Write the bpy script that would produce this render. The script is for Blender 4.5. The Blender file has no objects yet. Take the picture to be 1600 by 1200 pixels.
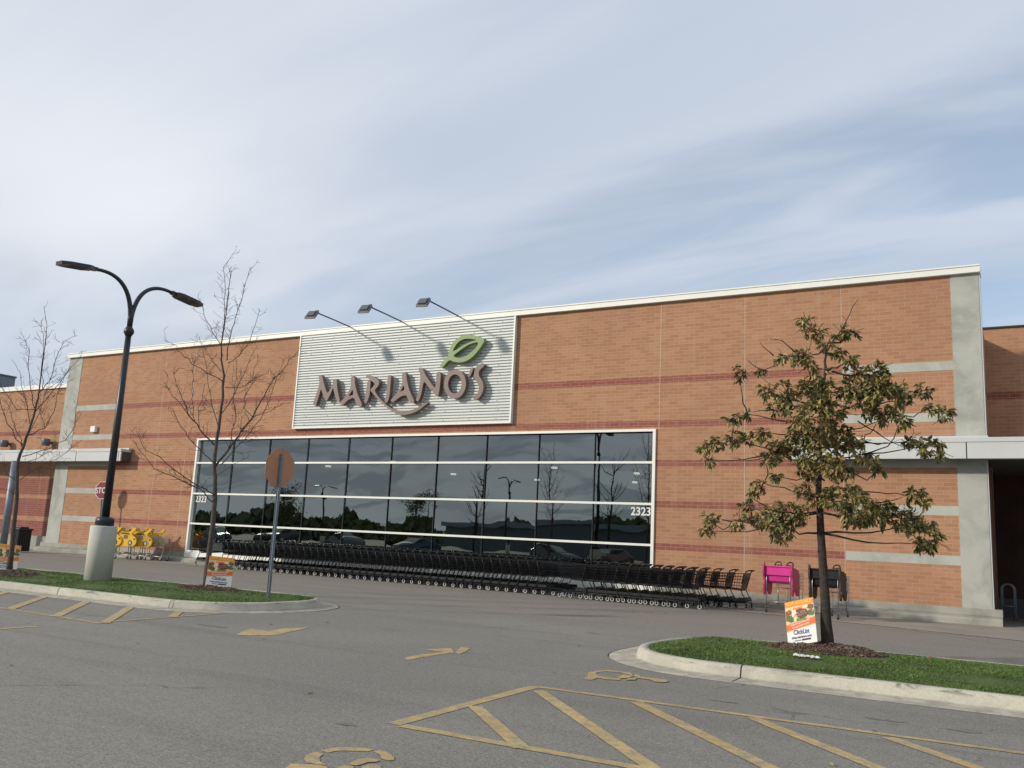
import bpy, bmesh, math, random
import numpy as np
from mathutils import Vector, Matrix
random.seed(7); np.random.seed(7)
S = bpy.context.scene
C = S.collection
PI = math.pi
# ---------------------------------------------------------------- camera
FPX, YAW, PITCH, ROLL, CAMZ = 1394.03, math.radians(-30.15646), math.radians(10.0219), math.radians(2.83657), 1.5
cy, sy, cp, sp = math.cos(YAW), math.sin(YAW), math.cos(PITCH), math.sin(PITCH)
fw = Vector((sy*cp, cy*cp, sp)); r0 = Vector((cy, -sy, 0)); u0 = r0.cross(fw)
cr, sr = math.cos(ROLL), math.sin(ROLL)
RT = r0*cr + u0*sr; UP = u0*cr - r0*sr
CAM = Vector((0, 0, CAMZ))
cd = bpy.data.cameras.new('camera'); cam = bpy.data.objects.new('camera', cd); C.objects.link(cam)
cam.matrix_world = Matrix(((RT.x, UP.x, -fw.x, 0), (RT.y, UP.y, -fw.y, 0), (RT.z, UP.z, -fw.z, CAMZ), (0, 0, 0, 1)))
cd.sensor_fit = 'HORIZONTAL'; cd.sensor_width = 36; cd.lens = 36*FPX/1600
cd.clip_start = .05; cd.clip_end = 3000
S.camera = cam
def ray(px, py): return RT*((px-800)/FPX) + UP*(-(py-600)/FPX) + fw
def G(px, py, z=0.0):
    d = ray(px, py); return CAM + d*((z-CAMZ)/d.z)
def W(px, py, y=26.5):
    d = ray(px, py); return CAM + d*(y/d.y)
# ---------------------------------------------------------------- light
SUNDIR = Vector((.640, .662, -.385)).normalized()      # travel direction
sd = bpy.data.lights.new('sun', 'SUN'); sd.energy = 2.95; sd.angle = math.radians(3.0); sd.color = (1, .93, .80)
so = bpy.data.objects.new('sun', sd); C.objects.link(so)
so.rotation_euler = SUNDIR.to_track_quat('-Z', 'Y').to_euler(); so.location = (0, 0, 50)
S.view_settings.view_transform = 'Standard'; S.view_settings.look = 'None'; S.view_settings.gamma = 1; S.view_settings.exposure = 0.10
w = bpy.data.worlds.new('World'); S.world = w; w.use_nodes = True
nt = w.node_tree; N = nt.nodes; L = nt.links; N.clear()
def nd(nt, t, **k):
    n = nt.nodes.new(t)
    for a, b in k.items(): setattr(n, a, b)
    return n
def mathn(nt, op, a, b=None, c=None, clamp=False):
    n = nt.nodes.new('ShaderNodeMath'); n.operation = op; n.use_clamp = clamp
    for i, v in enumerate((a, b, c)):
        if v is None: continue
        if isinstance(v, (int, float)): n.inputs[i].default_value = v
        else: nt.links.new(v, n.inputs[i])
    return n.outputs[0]
def mixc(nt, f, a, b, bt='MIX'):
    n = nt.nodes.new('ShaderNodeMix'); n.data_type = 'RGBA'; n.blend_type = bt; n.clamp_factor = True
    for i, v in ((0, f), (6, a), (7, b)):
        if isinstance(v, (int, float)): n.inputs[i].default_value = v
        elif isinstance(v, tuple): n.inputs[i].default_value = (*v[:3], 1)
        else: nt.links.new(v, n.inputs[i])
    return n.outputs[2]
def ramp(nt, v, a, b, A=0., B=1.):
    n = nt.nodes.new('ShaderNodeMapRange'); n.clamp = True; n.interpolation_type = 'SMOOTHSTEP'
    nt.links.new(v, n.inputs[0])
    for i, x in ((1, a), (2, b), (3, A), (4, B)): n.inputs[i].default_value = x
    return n.outputs[0]
def noise(nt, vec, scale, detail=4, rough=.5, dist=0., out=0):
    n = nt.nodes.new('ShaderNodeTexNoise'); n.inputs['Scale'].default_value = scale; n.inputs['Detail'].default_value = detail
    n.inputs['Roughness'].default_value = rough; n.inputs['Distortion'].default_value = dist
    if vec is not None: nt.links.new(vec, n.inputs['Vector'])
    return n.outputs[out]
def mapping(nt, vec, loc=(0, 0, 0), rot=(0, 0, 0), sc=(1, 1, 1)):
    n = nt.nodes.new('ShaderNodeMapping'); nt.links.new(vec, n.inputs[0])
    n.inputs[1].default_value = loc; n.inputs[2].default_value = rot; n.inputs[3].default_value = sc
    return n.outputs[0]
sky = nd(nt, 'ShaderNodeTexSky', sky_type='NISHITA'); sky.sun_disc = False
sky.sun_elevation = math.asin(-SUNDIR.z); sky.sun_rotation = math.atan2(-SUNDIR.x, -SUNDIR.y)
sky.air_density = 1.0; sky.dust_density = 1.0; sky.ozone_density = 1.5
tc = nd(nt, 'ShaderNodeTexCoord'); sx = nd(nt, 'ShaderNodeSeparateXYZ'); L.new(tc.outputs['Generated'], sx.inputs[0])
zz = mathn(nt, 'ADD', mathn(nt, 'MAXIMUM', sx.outputs[2], 0.0), .22)
cx = nd(nt, 'ShaderNodeCombineXYZ'); L.new(mathn(nt, 'DIVIDE', sx.outputs[0], zz), cx.inputs[0]); L.new(mathn(nt, 'DIVIDE', sx.outputs[1], zz), cx.inputs[1])
P = cx.outputs[0]
v1 = mapping(nt, P, (3.1, 1.4, 0), (0, 0, math.radians(62)), (.55, 1.25, 1))
n1 = noise(nt, v1, 1.1, 8, .52, .5)
v2 = mapping(nt, P, (7.3, -2.2, 0), (0, 0, math.radians(70)), (.42, 1.5, 1))
n2 = noise(nt, v2, 1.5, 6, .5, .6)
v4 = mapping(nt, P, (2.3, 4.2, 0), (0, 0, math.radians(55)), (.5, 2.2, 1))
n4 = noise(nt, v4, 1.9, 6, .48, .5)
# the sheet of high cloud ends along a curved edge; bluer air with wisps lies beyond it
su = nd(nt, 'ShaderNodeSeparateXYZ'); L.new(P, su.inputs[0])
rad = mathn(nt, 'SQRT', mathn(nt, 'ADD', mathn(nt, 'MULTIPLY', su.outputs[0], su.outputs[0]), mathn(nt, 'MULTIPLY', su.outputs[1], su.outputs[1])))
az = mathn(nt, 'ARCTAN2', su.outputs[0], su.outputs[1])
edge = mathn(nt, 'ADD', mathn(nt, 'SUBTRACT', rad, 1.27), mathn(nt, 'MULTIPLY', az, .716))
edge = mathn(nt, 'ADD', edge, mathn(nt, 'MULTIPLY', mathn(nt, 'SUBTRACT', n1, .5), .9))
gapm = mathn(nt, 'MULTIPLY', ramp(nt, edge, -.16, .16), ramp(nt, az, -1.25, -.35, .25, 1))
gapm = mathn(nt, 'MULTIPLY', gapm, ramp(nt, n4, .36, .66, 1.0, .22))
low = ramp(nt, sx.outputs[2], .04, .27, .15, 1)
gapm = mathn(nt, 'MULTIPLY', gapm, low)
base = mixc(nt, ramp(nt, n2, .34, .66), (5.3, 6.0, 7.15), (6.7, 7.25, 8.1))
vb = nd(nt, 'ShaderNodeVectorMath', operation='DISTANCE'); L.new(P, vb.inputs[0]); vb.inputs[1].default_value = (-1.42, 1.0, 0)
base = mixc(nt, mathn(nt, 'MULTIPLY', ramp(nt, mathn(nt, 'ADD', vb.outputs['Value'], mathn(nt, 'MULTIPLY', mathn(nt, 'SUBTRACT', n1, .5), .5)), .62, .0), .85), base, (8.5, 8.75, 9.3))
base = mixc(nt, ramp(nt, sx.outputs[2], .16, .0, 0, .6), base, (7.0, 7.5, 7.8))
skyb = mixc(nt, 1.0, sky.outputs[0], (1.5, 1.5, 1.5), 'MULTIPLY')
col = mixc(nt, mathn(nt, 'MULTIPLY', mathn(nt, 'MULTIPLY', gapm, .62), ramp(nt, sx.outputs[1], -.1, .2)), base, skyb)
# southern half of the sky: heavier grey-blue cloud broken by paler bands
n5 = noise(nt, mapping(nt, P, (4.1, 8.2, 0), (0, 0, .5), (.8, 1.5, 1)), 2.1, 6, .5, 1.0)
south = mathn(nt, 'MULTIPLY', ramp(nt, sx.outputs[1], .0, -.25), ramp(nt, n5, .48, .60))
col = mixc(nt, mathn(nt, 'MULTIPLY', south, .8), col, (3.6, 4.2, 4.9))
# low grey scud near the horizon
v3 = mapping(nt, P, (1.7, 5.2, 0), (0, 0, .3), (.8, .9, 1))
n3 = noise(nt, v3, 1.7, 6, .5, .4)
scud = mathn(nt, 'MULTIPLY', ramp(nt, n3, .52, .66), mathn(nt, 'MULTIPLY', ramp(nt, sx.outputs[2], .30, .18), .55))
col = mixc(nt, scud, col, (5.0, 5.3, 6.0))
bg = nd(nt, 'ShaderNodeBackground'); L.new(col, bg.inputs[0]); bg.inputs[1].default_value = .095
wo = nd(nt, 'ShaderNodeOutputWorld'); L.new(bg.outputs[0], wo.inputs[0])

# ---------------------------------------------------------------- materials
def mat(name, base=(.5, .5, .5), rough=.7, metal=0., spec=.5, fn=None, bump=None):
    m = bpy.data.materials.new(name); m.use_nodes = True
    t = m.node_tree; b = t.nodes['Principled BSDF']
    b.inputs['Base Color'].default_value = (*base, 1); b.inputs['Roughness'].default_value = rough
    b.inputs['Metallic'].default_value = metal; b.inputs['Specular IOR Level'].default_value = spec
    if fn: fn(t, b)
    return m
def vary(c, amt=.15, sc=3., sc2=40., rv=.0, bump=0.):
    def fn(t, b):
        tc = nd(t, 'ShaderNodeTexCoord').outputs['Object']
        a = noise(t, tc, sc, 5); d = noise(t, tc, sc2, 3)
        f = ramp(t, mathn(t, 'ADD', mathn(t, 'MULTIPLY', a, .65), mathn(t, 'MULTIPLY', d, .35)), .3, .7)
        lo = tuple(x*(1-amt) for x in c); hi = tuple(min(1, x*(1+amt)) for x in c)
        t.links.new(mixc(t, f, lo, hi), b.inputs['Base Color'])
        if bump:
            bp = nd(t, 'ShaderNodeBump'); bp.inputs['Strength'].default_value = bump; bp.inputs['Distance'].default_value = .02
            t.links.new(d, bp.inputs['Height']); t.links.new(bp.outputs[0], b.inputs['Normal'])
    return fn
def vm(name, c, rough=.7, amt=.12, sc=3., sc2=40., metal=0., bump=0., spec=.5):
    return mat(name, c, rough, metal, spec, vary(c, amt, sc, sc2, bump=bump))

BANDS = [(1.5+26.5*a, 1.5+26.5*b) for a, b in ((.1962, .2043), (.1431, .1507), (.0959, .1037), (.0478, .0559), (-.0009, .0070))]
COURSE = .1075
def brick_fn(bands, c1=(.44, .238, .132), c2=(.37, .188, .102), red=(.30, .098, .070)):
    def fn(t, b):
        tc = nd(t, 'ShaderNodeTexCoord').outputs['Object']; s = nd(t, 'ShaderNodeSeparateXYZ'); t.links.new(tc, s.inputs[0])
        # running bond laid in the wall plane; courses anchored to the bands
        c = nd(t, 'ShaderNodeCombineXYZ'); t.links.new(mathn(t, 'ADD', s.outputs[0], s.outputs[1]), c.inputs[0])
        t.links.new(mathn(t, 'ADD', s.outputs[2], -(bands[4][0] % COURSE)+COURSE*40), c.inputs[1])
        br = nd(t, 'ShaderNodeTexBrick'); t.links.new(c.outputs[0], br.inputs['Vector'])
        br.offset = .5; br.squash = 1
        br.inputs['Color1'].default_value = (0, 0, 0, 1); br.inputs['Color2'].default_value = (1, 1, 1, 1); br.inputs['Mortar'].default_value = (.5, .5, .5, 1)
        br.inputs['Scale'].default_value = 1; br.inputs['Mortar Size'].default_value = .0065; br.inputs['Mortar Smooth'].default_value = .3
        br.inputs['Brick Width'].default_value = .33; br.inputs['Row Height'].default_value = COURSE; br.inputs['Bias'].default_value = 0
        big = noise(t, tc, .35, 4, .6); mid = noise(t, tc, 2.2, 3); fine = noise(t, tc, 60, 3)
        f = mathn(t, 'ADD', mathn(t, 'MULTIPLY', ramp(t, br.outputs[0], 0, 1), .55), mathn(t, 'MULTIPLY', mid, .35))
        f = mathn(t, 'ADD', f, mathn(t, 'MULTIPLY', mathn(t, 'SUBTRACT', fine, .5), .5))
        body = mixc(t, ramp(t, f, .05, .85), c1, c2)
        bmask = None
        for lo, hi in bands:
            g = mathn(t, 'MULTIPLY', mathn(t, 'GREATER_THAN', s.outputs[2], lo), mathn(t, 'LESS_THAN', s.outputs[2], hi))
            bmask = g if bmask is None else mathn(t, 'ADD', bmask, g)
        redc = mixc(t, ramp(t, f, .05, .85), red, tuple(x*.8 for x in red))
        body = mixc(t, bmask, body, redc)
        body = mixc(t, mathn(t, 'MULTIPLY', br.outputs[1], .44), body, (.56, .45, .37))
        body = mixc(t, ramp(t, big, .38, .66, 0, .30), body, (.30, .15, .10))
        # pale water streaks running down
        vst = mapping(t, tc, (0, 0, 0), (0, 0, 0), (2.2, 2.2, .12)); st = noise(t, vst, 1.2, 5, .65)
        body = mixc(t, ramp(t, st, .54, .78, 0, .30), body, (.53, .38, .29))
        t.links.new(body, b.inputs['Base Color'])
        bp = nd(t, 'ShaderNodeBump'); bp.inputs['Strength'].default_value = .35; bp.inputs['Distance'].default_value = .008
        h = mathn(t, 'SUBTRACT', mathn(t, 'MULTIPLY', fine, .35), br.outputs[1]); t.links.new(h, bp.inputs['Height']); t.links.new(bp.outputs[0], b.inputs['Normal'])
    return fn
def concrete_fn(c, stain=.5, dark=.6, scl=1.):
    def fn(t, b):
        tc = nd(t, 'ShaderNodeTexCoord').outputs['Object']
        a = noise(t, tc, .9*scl, 6, .6, .6); d = noise(t, tc, 3.5*scl, 5, .6, .3); e = noise(t, tc, 45, 3)
        col = mixc(t, ramp(t, a, .38, .66, 0, stain), c, tuple(x*dark for x in c))
        col = mixc(t, ramp(t, d, .5, .72, 0, .45), col, (c[0]*1.18, c[1]*1.15, c[2]*1.02))
        col = mixc(t, ramp(t, e, .35, .75, 0, .18), col, tuple(x*.6 for x in c))
        t.links.new(col, b.inputs['Base Color'])
        bp = nd(t, 'ShaderNodeBump'); bp.inputs['Strength'].default_value = .25; bp.inputs['Distance'].default_value = .01
        t.links.new(e, bp.inputs['Height']); t.links.new(bp.outputs[0], b.inputs['Normal'])
    return fn
M = {}
M['brick'] = mat('brick', rough=.85, fn=brick_fn(BANDS), spec=.25)
WB = [(5.62, 5.85), (5.62, 5.85), (2.65, 3.46), (1.60, 2.47), (.62, 1.38)]
M['brick_wing'] = mat('brick_wing', rough=.85, fn=brick_fn(WB, red=(.27, .085, .068)), spec=.25)
M['brick_right'] = mat('brick_right', rough=.85, fn=brick_fn([(6.40, 6.62), (4.3, 4.4), (4.3, 4.4), (4.3, 4.4), (4.3, 4.4)]), spec=.25)
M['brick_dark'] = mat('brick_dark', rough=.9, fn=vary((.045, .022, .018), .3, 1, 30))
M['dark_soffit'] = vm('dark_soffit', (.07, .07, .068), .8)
M['concrete'] = mat('concrete', rough=.8, spec=.3, fn=concrete_fn((.44, .445, .40), .85, .68))
M['lampbase'] = mat('lampbase', rough=.85, spec=.3, fn=concrete_fn((.56, .55, .49), .5, .78))
M['concrete_light'] = mat('concrete_light', rough=.8, spec=.3, fn=concrete_fn((.46, .465, .42), .6, .72))
M['plinth'] = mat('plinth', rough=.8, spec=.3, fn=concrete_fn((.37, .36, .31), .8, .6))
def kerb_fn(t, b):
    tc = nd(t, 'ShaderNodeTexCoord').outputs['Object']; s = nd(t, 'ShaderNodeSeparateXYZ'); t.links.new(tc, s.inputs[0])
    a = noise(t, tc, 1.1, 6, .65, .6); d = noise(t, tc, 5, 5, .7, .5); e = noise(t, tc, 50, 3)
    col = mixc(t, ramp(t, a, .38, .64), (.42, .39, .32), (.53, .50, .40)); col = mixc(t, ramp(t, d, .52, .70, 0, .35), col, (.30, .27, .22)); col = mixc(t, ramp(t, e, .4, .7, 0, .25), col, (.27, .25, .21))
    # tyre scuffs on the upper edge, dirt along the gutter line
    edge = mathn(t, 'MULTIPLY', ramp(t, s.outputs[2], .085, .14), ramp(t, s.outputs[2], .162, .150))
    m1 = mapping(t, tc, (0, 0, 0), (0, 0, 0), (1, 1, 6)); sc_ = noise(t, m1, 1.9, 6, .75, .8)
    col = mixc(t, mathn(t, 'MULTIPLY', edge, ramp(t, sc_, .52, .64, 0, .75)), col, (.10, .095, .085))
    gut = mathn(t, 'MULTIPLY', ramp(t, s.outputs[2], .035, .014), ramp(t, d, .38, .6, .15, .6)); col = mixc(t, gut, col, (.22, .20, .165))
    t.links.new(col, b.inputs['Base Color'])
    bp = nd(t, 'ShaderNodeBump'); bp.inputs['Strength'].default_value = .3; bp.inputs['Distance'].default_value = .01
    t.links.new(mathn(t, 'ADD', e, d), bp.inputs['Height']); t.links.new(bp.outputs[0], b.inputs['Normal'])
M['kerb'] = mat('kerb', rough=.85, spec=.3, fn=kerb_fn)
M['white'] = vm('white_metal', (.80, .80, .74), .45, .04, 1.0, 20)
M['fascia'] = vm('fascia', (.56, .57, .56), .42, .05, .6, 15)
M['panel'] = vm('panel', (.64, .66, .63), .38, .05, .7, 20)
M['gap'] = vm('gap', (.03, .03, .03), .8)
M['sealant'] = vm('sealant', (.50, .40, .32), .8)
M['letter'] = vm('letter_paint', (.175, .120, .100), .5, .05, 2, 20)
M['letter_side'] = vm('letter_side', (.10, .07, .06), .5)
M['leafgreen'] = vm('logo_green', (.19, .27, .09), .5, .05, 2, 20)
M['fixture'] = vm('fixture_grey', (.10, .11, .125), .45, .1)
M['lens'] = mat('lens', (.30, .32, .33), .15)
M['blackmetal'] = vm('black_paint', (.018, .02, .026), .4, .2, 2, 30)
M['cartblack'] = vm('cart_black', (.009, .009, .010), .42, .25, 4, 40, spec=.35)
M['cartplastic'] = vm('cart_plastic', (.014, .014, .015), .35, .2, 4, 40)
M['wheel'] = vm('wheel_rubber', (.05, .05, .05), .6)
M['wheelring'] = vm('wheel_ring', (.52, .52, .50), .5)
M['chrome'] = vm('wire_zinc', (.38, .38, .37), .35, .15, 4, 30, metal=.8)
M['galv'] = vm('galvanised', (.20, .235, .27), .5, .15, 4, 40, metal=.3)
M['yellow'] = vm('yellow_plastic', (.78, .46, .02), .4, .1, 3, 30)
M['pink'] = vm('pink_plastic', (.62, .03, .26), .4, .1, 3, 30)
M['pinkdark'] = vm('magenta_plastic', (.42, .025, .13), .4)
M['blackplastic'] = vm('black_plastic', (.014, .014, .014), .6, .2, spec=.25)
M['brownplastic'] = vm('brown_panel', (.035, .020, .012), .6, .3, 6, 20)
M['signback'] = vm('sign_back', (.46, .225, .125), .6, .08, 3, 30)
M['signred'] = vm('sign_red', (.20, .010, .014), .45, .06)
M['signwhite'] = vm('sign_white', (.75, .74, .72), .5, .04)
M['bark'] = vm('bark', (.085, .068, .055), .9, .35, 12, 60, bump=.6)
M['barkdark'] = vm('bark_dark', (.050, .038, .030), .9, .35, 14, 70, bump=.8)
M['twig'] = vm('twig', (.075, .052, .042), .9, .3, 8, 40)
def leafmat(n, c, amt=.35):
    def fn(t, b):
        tc = nd(t, 'ShaderNodeTexCoord').outputs['Object']
        a = noise(t, tc, 1.6, 3); d = noise(t, tc, 14, 2)
        f = ramp(t, mathn(t, 'ADD', mathn(t, 'MULTIPLY', a, .5), mathn(t, 'MULTIPLY', d, .5)), .35, .65)
        t.links.new(mixc(t, f, tuple(x*(1-amt) for x in c), tuple(x*(1+amt) for x in c)), b.inputs['Base Color'])
    return mat(n, c, .5, 0, .4, fn)
M['leaf1'] = leafmat('leaf_green', (.175, .170, .050)); M['leaf2'] = leafmat('leaf_olive', (.290, .240, .080))
M['leaf3'] = leafmat('leaf_bronze', (.32, .19, .09)); M['leaf4'] = leafmat('leaf_red', (.27, .10, .05)); M['leaf5'] = leafmat('leaf_deep', (.085, .10, .038))
M['soil'] = vm('soil', (.085, .058, .042), .95, .3, 8, 60, bump=.7)
M['chip1'] = vm('chip_brown', (.135, .088, .062), .95, .3, 9, 60); M['chip2'] = vm('chip_pale', (.26, .18, .13), .95, .2, 9, 60); M['chip3'] = vm('chip_dark', (.065, .045, .033), .95, .2, 9, 60)
M['turf'] = vm('turf', (.060, .100, .020), .95, .4, 2, 25, bump=.5)
M['blade1'] = leafmat('grass_blade', (.090, .160, .028), .30); M['blade2'] = leafmat('grass_blade_pale', (.14, .18, .05), .3)
def glass():
    m = bpy.data.materials.new('tinted_glass'); m.use_nodes = True; t = m.node_tree; t.nodes.clear()
    o = nd(t, 'ShaderNodeOutputMaterial'); g = nd(t, 'ShaderNodeBsdfGlossy'); g.inputs['Roughness'].default_value = .01; g.inputs['Color'].default_value = (.86, .94, .89, 1)
    tr = nd(t, 'ShaderNodeBsdfTransparent'); tr.inputs[0].default_value = (.16, .17, .165, 1)
    mx = nd(t, 'ShaderNodeMixShader'); lw = nd(t, 'ShaderNodeFresnel'); lw.inputs[0].default_value = 1.52
    f = mathn(t, 'ADD', mathn(t, 'MULTIPLY', lw.outputs[0], 1.8), .17, clamp=True)
    t.links.new(f, mx.inputs[0]); t.links.new(tr.outputs[0], mx.inputs[1]); t.links.new(g.outputs[0], mx.inputs[2]); t.links.new(mx.outputs[0], o.inputs[0])
    tc = nd(t, 'ShaderNodeTexCoord').outputs['Object']; n = noise(t, tc, .55, 2, .4)
    bp = nd(t, 'ShaderNodeBump'); bp.inputs['Strength'].default_value = .13; bp.inputs['Distance'].default_value = .05
    t.links.new(n, bp.inputs['Height']); t.links.new(bp.outputs[0], g.inputs['Normal'])
    return m
M['glass'] = glass()
M['interior'] = vm('interior', (.035, .032, .03), .9)
def emis(n, c, s):
    m = bpy.data.materials.new(n); m.use_nodes = True; b = m.node_tree.nodes['Principled BSDF']
    b.inputs['Emission Color'].default_value = (*c, 1); b.inputs['Emission Strength'].default_value = s; return m
M['ceilinglamp'] = emis('ceiling_lamp', (1, .96, .85), 3.0)
def asphalt_fn(t, b):
    tc = nd(t, 'ShaderNodeTexCoord').outputs['Object']; s = nd(t, 'ShaderNodeSeparateXYZ'); t.links.new(tc, s.inputs[0])
    big = noise(t, tc, .18, 5, .55, .5); mid = noise(t, tc, 1.3, 5, .6, .3); fine = noise(t, tc, 55, 3, .7); grit = noise(t, tc, 160, 2, .6)
    base = mixc(t, ramp(t, big, .35, .65), (.232, .219, .190), (.290, .272, .232))
    # the lane beside the store front is a warmer, browner, smoother surface
    lane = ramp(t, mathn(t, 'ADD', s.outputs[1], mathn(t, 'MULTIPLY', big, 7.0)), 19.0, 22.0)
    base = mixc(t, lane, base, (.275, .245, .205))
    # tyre-worn streaks along the lanes
    vs = mapping(t, tc, (0, 0, 0), (0, 0, .12), (.10, 1.1, 1)); st = noise(t, vs, 1.1, 5, .6, .4)
    base = mixc(t, ramp(t, st, .48, .70, 0, .42), base, (.150, .143, .125))
    base = mixc(t, ramp(t, mid, .58, .78, 0, .22), base, (.29, .265, .22))
    dk = mapping(t, tc, (4, 9, 0), (0, 0, 0), (.35, .7, 1)); dn = noise(t, dk, 1.6, 4, .5, .8)
    base = mixc(t, ramp(t, dn, .66, .76, 0, .35), base, (.11, .10, .095))
    # hairline cracks, sealed joints, oil drips
    vc = mapping(t, tc, (1.3, .7, 0), (0, 0, .2), (1, 1, 1)); wob = noise(t, vc, 1.2, 4, .6, out=1)
    va = nd(t, 'ShaderNodeVectorMath', operation='MULTIPLY_ADD'); t.links.new(wob, va.inputs[0]); va.inputs[1].default_value = (.9, .9, 0); t.links.new(vc, va.inputs[2])
    vo = nd(t, 'ShaderNodeTexVoronoi', feature='DISTANCE_TO_EDGE'); vo.inputs['Scale'].default_value = .16; t.links.new(va.outputs[0], vo.inputs['Vector'])
    crk = mathn(t, 'MULTIPLY', ramp(t, vo.outputs['Distance'], .0035, .0015), ramp(t, big, .46, .56))
    base = mixc(t, mathn(t, 'MULTIPLY', crk, .6), base, (.06, .055, .05))
    v5 = nd(t, 'ShaderNodeTexVoronoi'); v5.inputs['Scale'].default_value = .55; t.links.new(va.outputs[0], v5.inputs['Vector'])
    base = mixc(t, mathn(t, 'MULTIPLY', ramp(t, v5.outputs['Distance'], .13, .03), mathn(t, 'MULTIPLY', ramp(t, mid, .48, .60), .40)), base, (.07, .065, .06))
    v6 = nd(t, 'ShaderNodeTexVoronoi'); v6.inputs['Scale'].default_value = 1.9; t.links.new(tc, v6.inputs['Vector'])
    base = mixc(t, mathn(t, 'MULTIPLY', ramp(t, v6.outputs['Distance'], .055, .035), .45), base, (.08, .075, .07))
    mott = noise(t, tc, 9, 4, .7); base = mixc(t, ramp(t, mott, .40, .62, .28, 0), base, (.14, .13, .115)); m2 = noise(t, tc, 26, 3, .75); base = mixc(t, ramp(t, m2, .36, .54, .30, 0), base, (.10, .095, .085)); base = mixc(t, ramp(t, m2, .54, .68, 0, .35), base, (.42, .39, .34))
    f = mathn(t, 'ADD', mathn(t, 'MULTIPLY', fine, .6), mathn(t, 'MULTIPLY', grit, .4))
    base = mixc(t, ramp(t, f, .38, .54, .62, 0), base, (.075, .070, .062))
    base = mixc(t, ramp(t, f, .52, .62, 0, .42), base, (.46, .44, .38))
    t.links.new(base, b.inputs['Base Color'])
    bp = nd(t, 'ShaderNodeBump'); bp.inputs['Strength'].default_value = .5; bp.inputs['Distance'].default_value = .006
    t.links.new(f, bp.inputs['Height']); t.links.new(bp.outputs[0], b.inputs['Normal'])
M['asphalt'] = mat('asphalt', rough=.88, spec=.3, fn=asphalt_fn)
def walk_fn(t, b):
    tc = nd(t, 'ShaderNodeTexCoord').outputs['Object']
    a = noise(t, tc, .5, 5, .6, .3); e = noise(t, tc, 50, 3)
    col = mixc(t, ramp(t, a, .35, .65), (.27, .245, .205), (.33, .30, .25)); col = mixc(t, ramp(t, e, .4, .7, 0, .3), col, (.16, .15, .13))
    t.links.new(col, b.inputs['Base Color'])
M['walk'] = mat('walk', rough=.85, spec=.3, fn=walk_fn)
M['stain'] = vm('stain', (.160, .150, .134), .8, .35, 6, 50)
def paint_fn(t, b):
    tc = nd(t, 'ShaderNodeTexCoord').outputs['Object']
    a = noise(t, tc, 7, 5, .65); e = noise(t, tc, 90, 3, .6); c = noise(t, tc, 1.1, 3)
    col = mixc(t, ramp(t, c, .35, .65), (.52, .355, .125), (.60, .43, .17))
    wear = mathn(t, 'ADD', mathn(t, 'MULTIPLY', a, .5), mathn(t, 'MULTIPLY', e, .6))
    col = mixc(t, ramp(t, wear, .46, .66, .10, .85), col, (.22, .205, .175)); t.links.new(col, b.inputs['Base Color'])
M['paint'] = mat('paint', rough=.8, spec=.3, fn=paint_fn)

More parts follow.
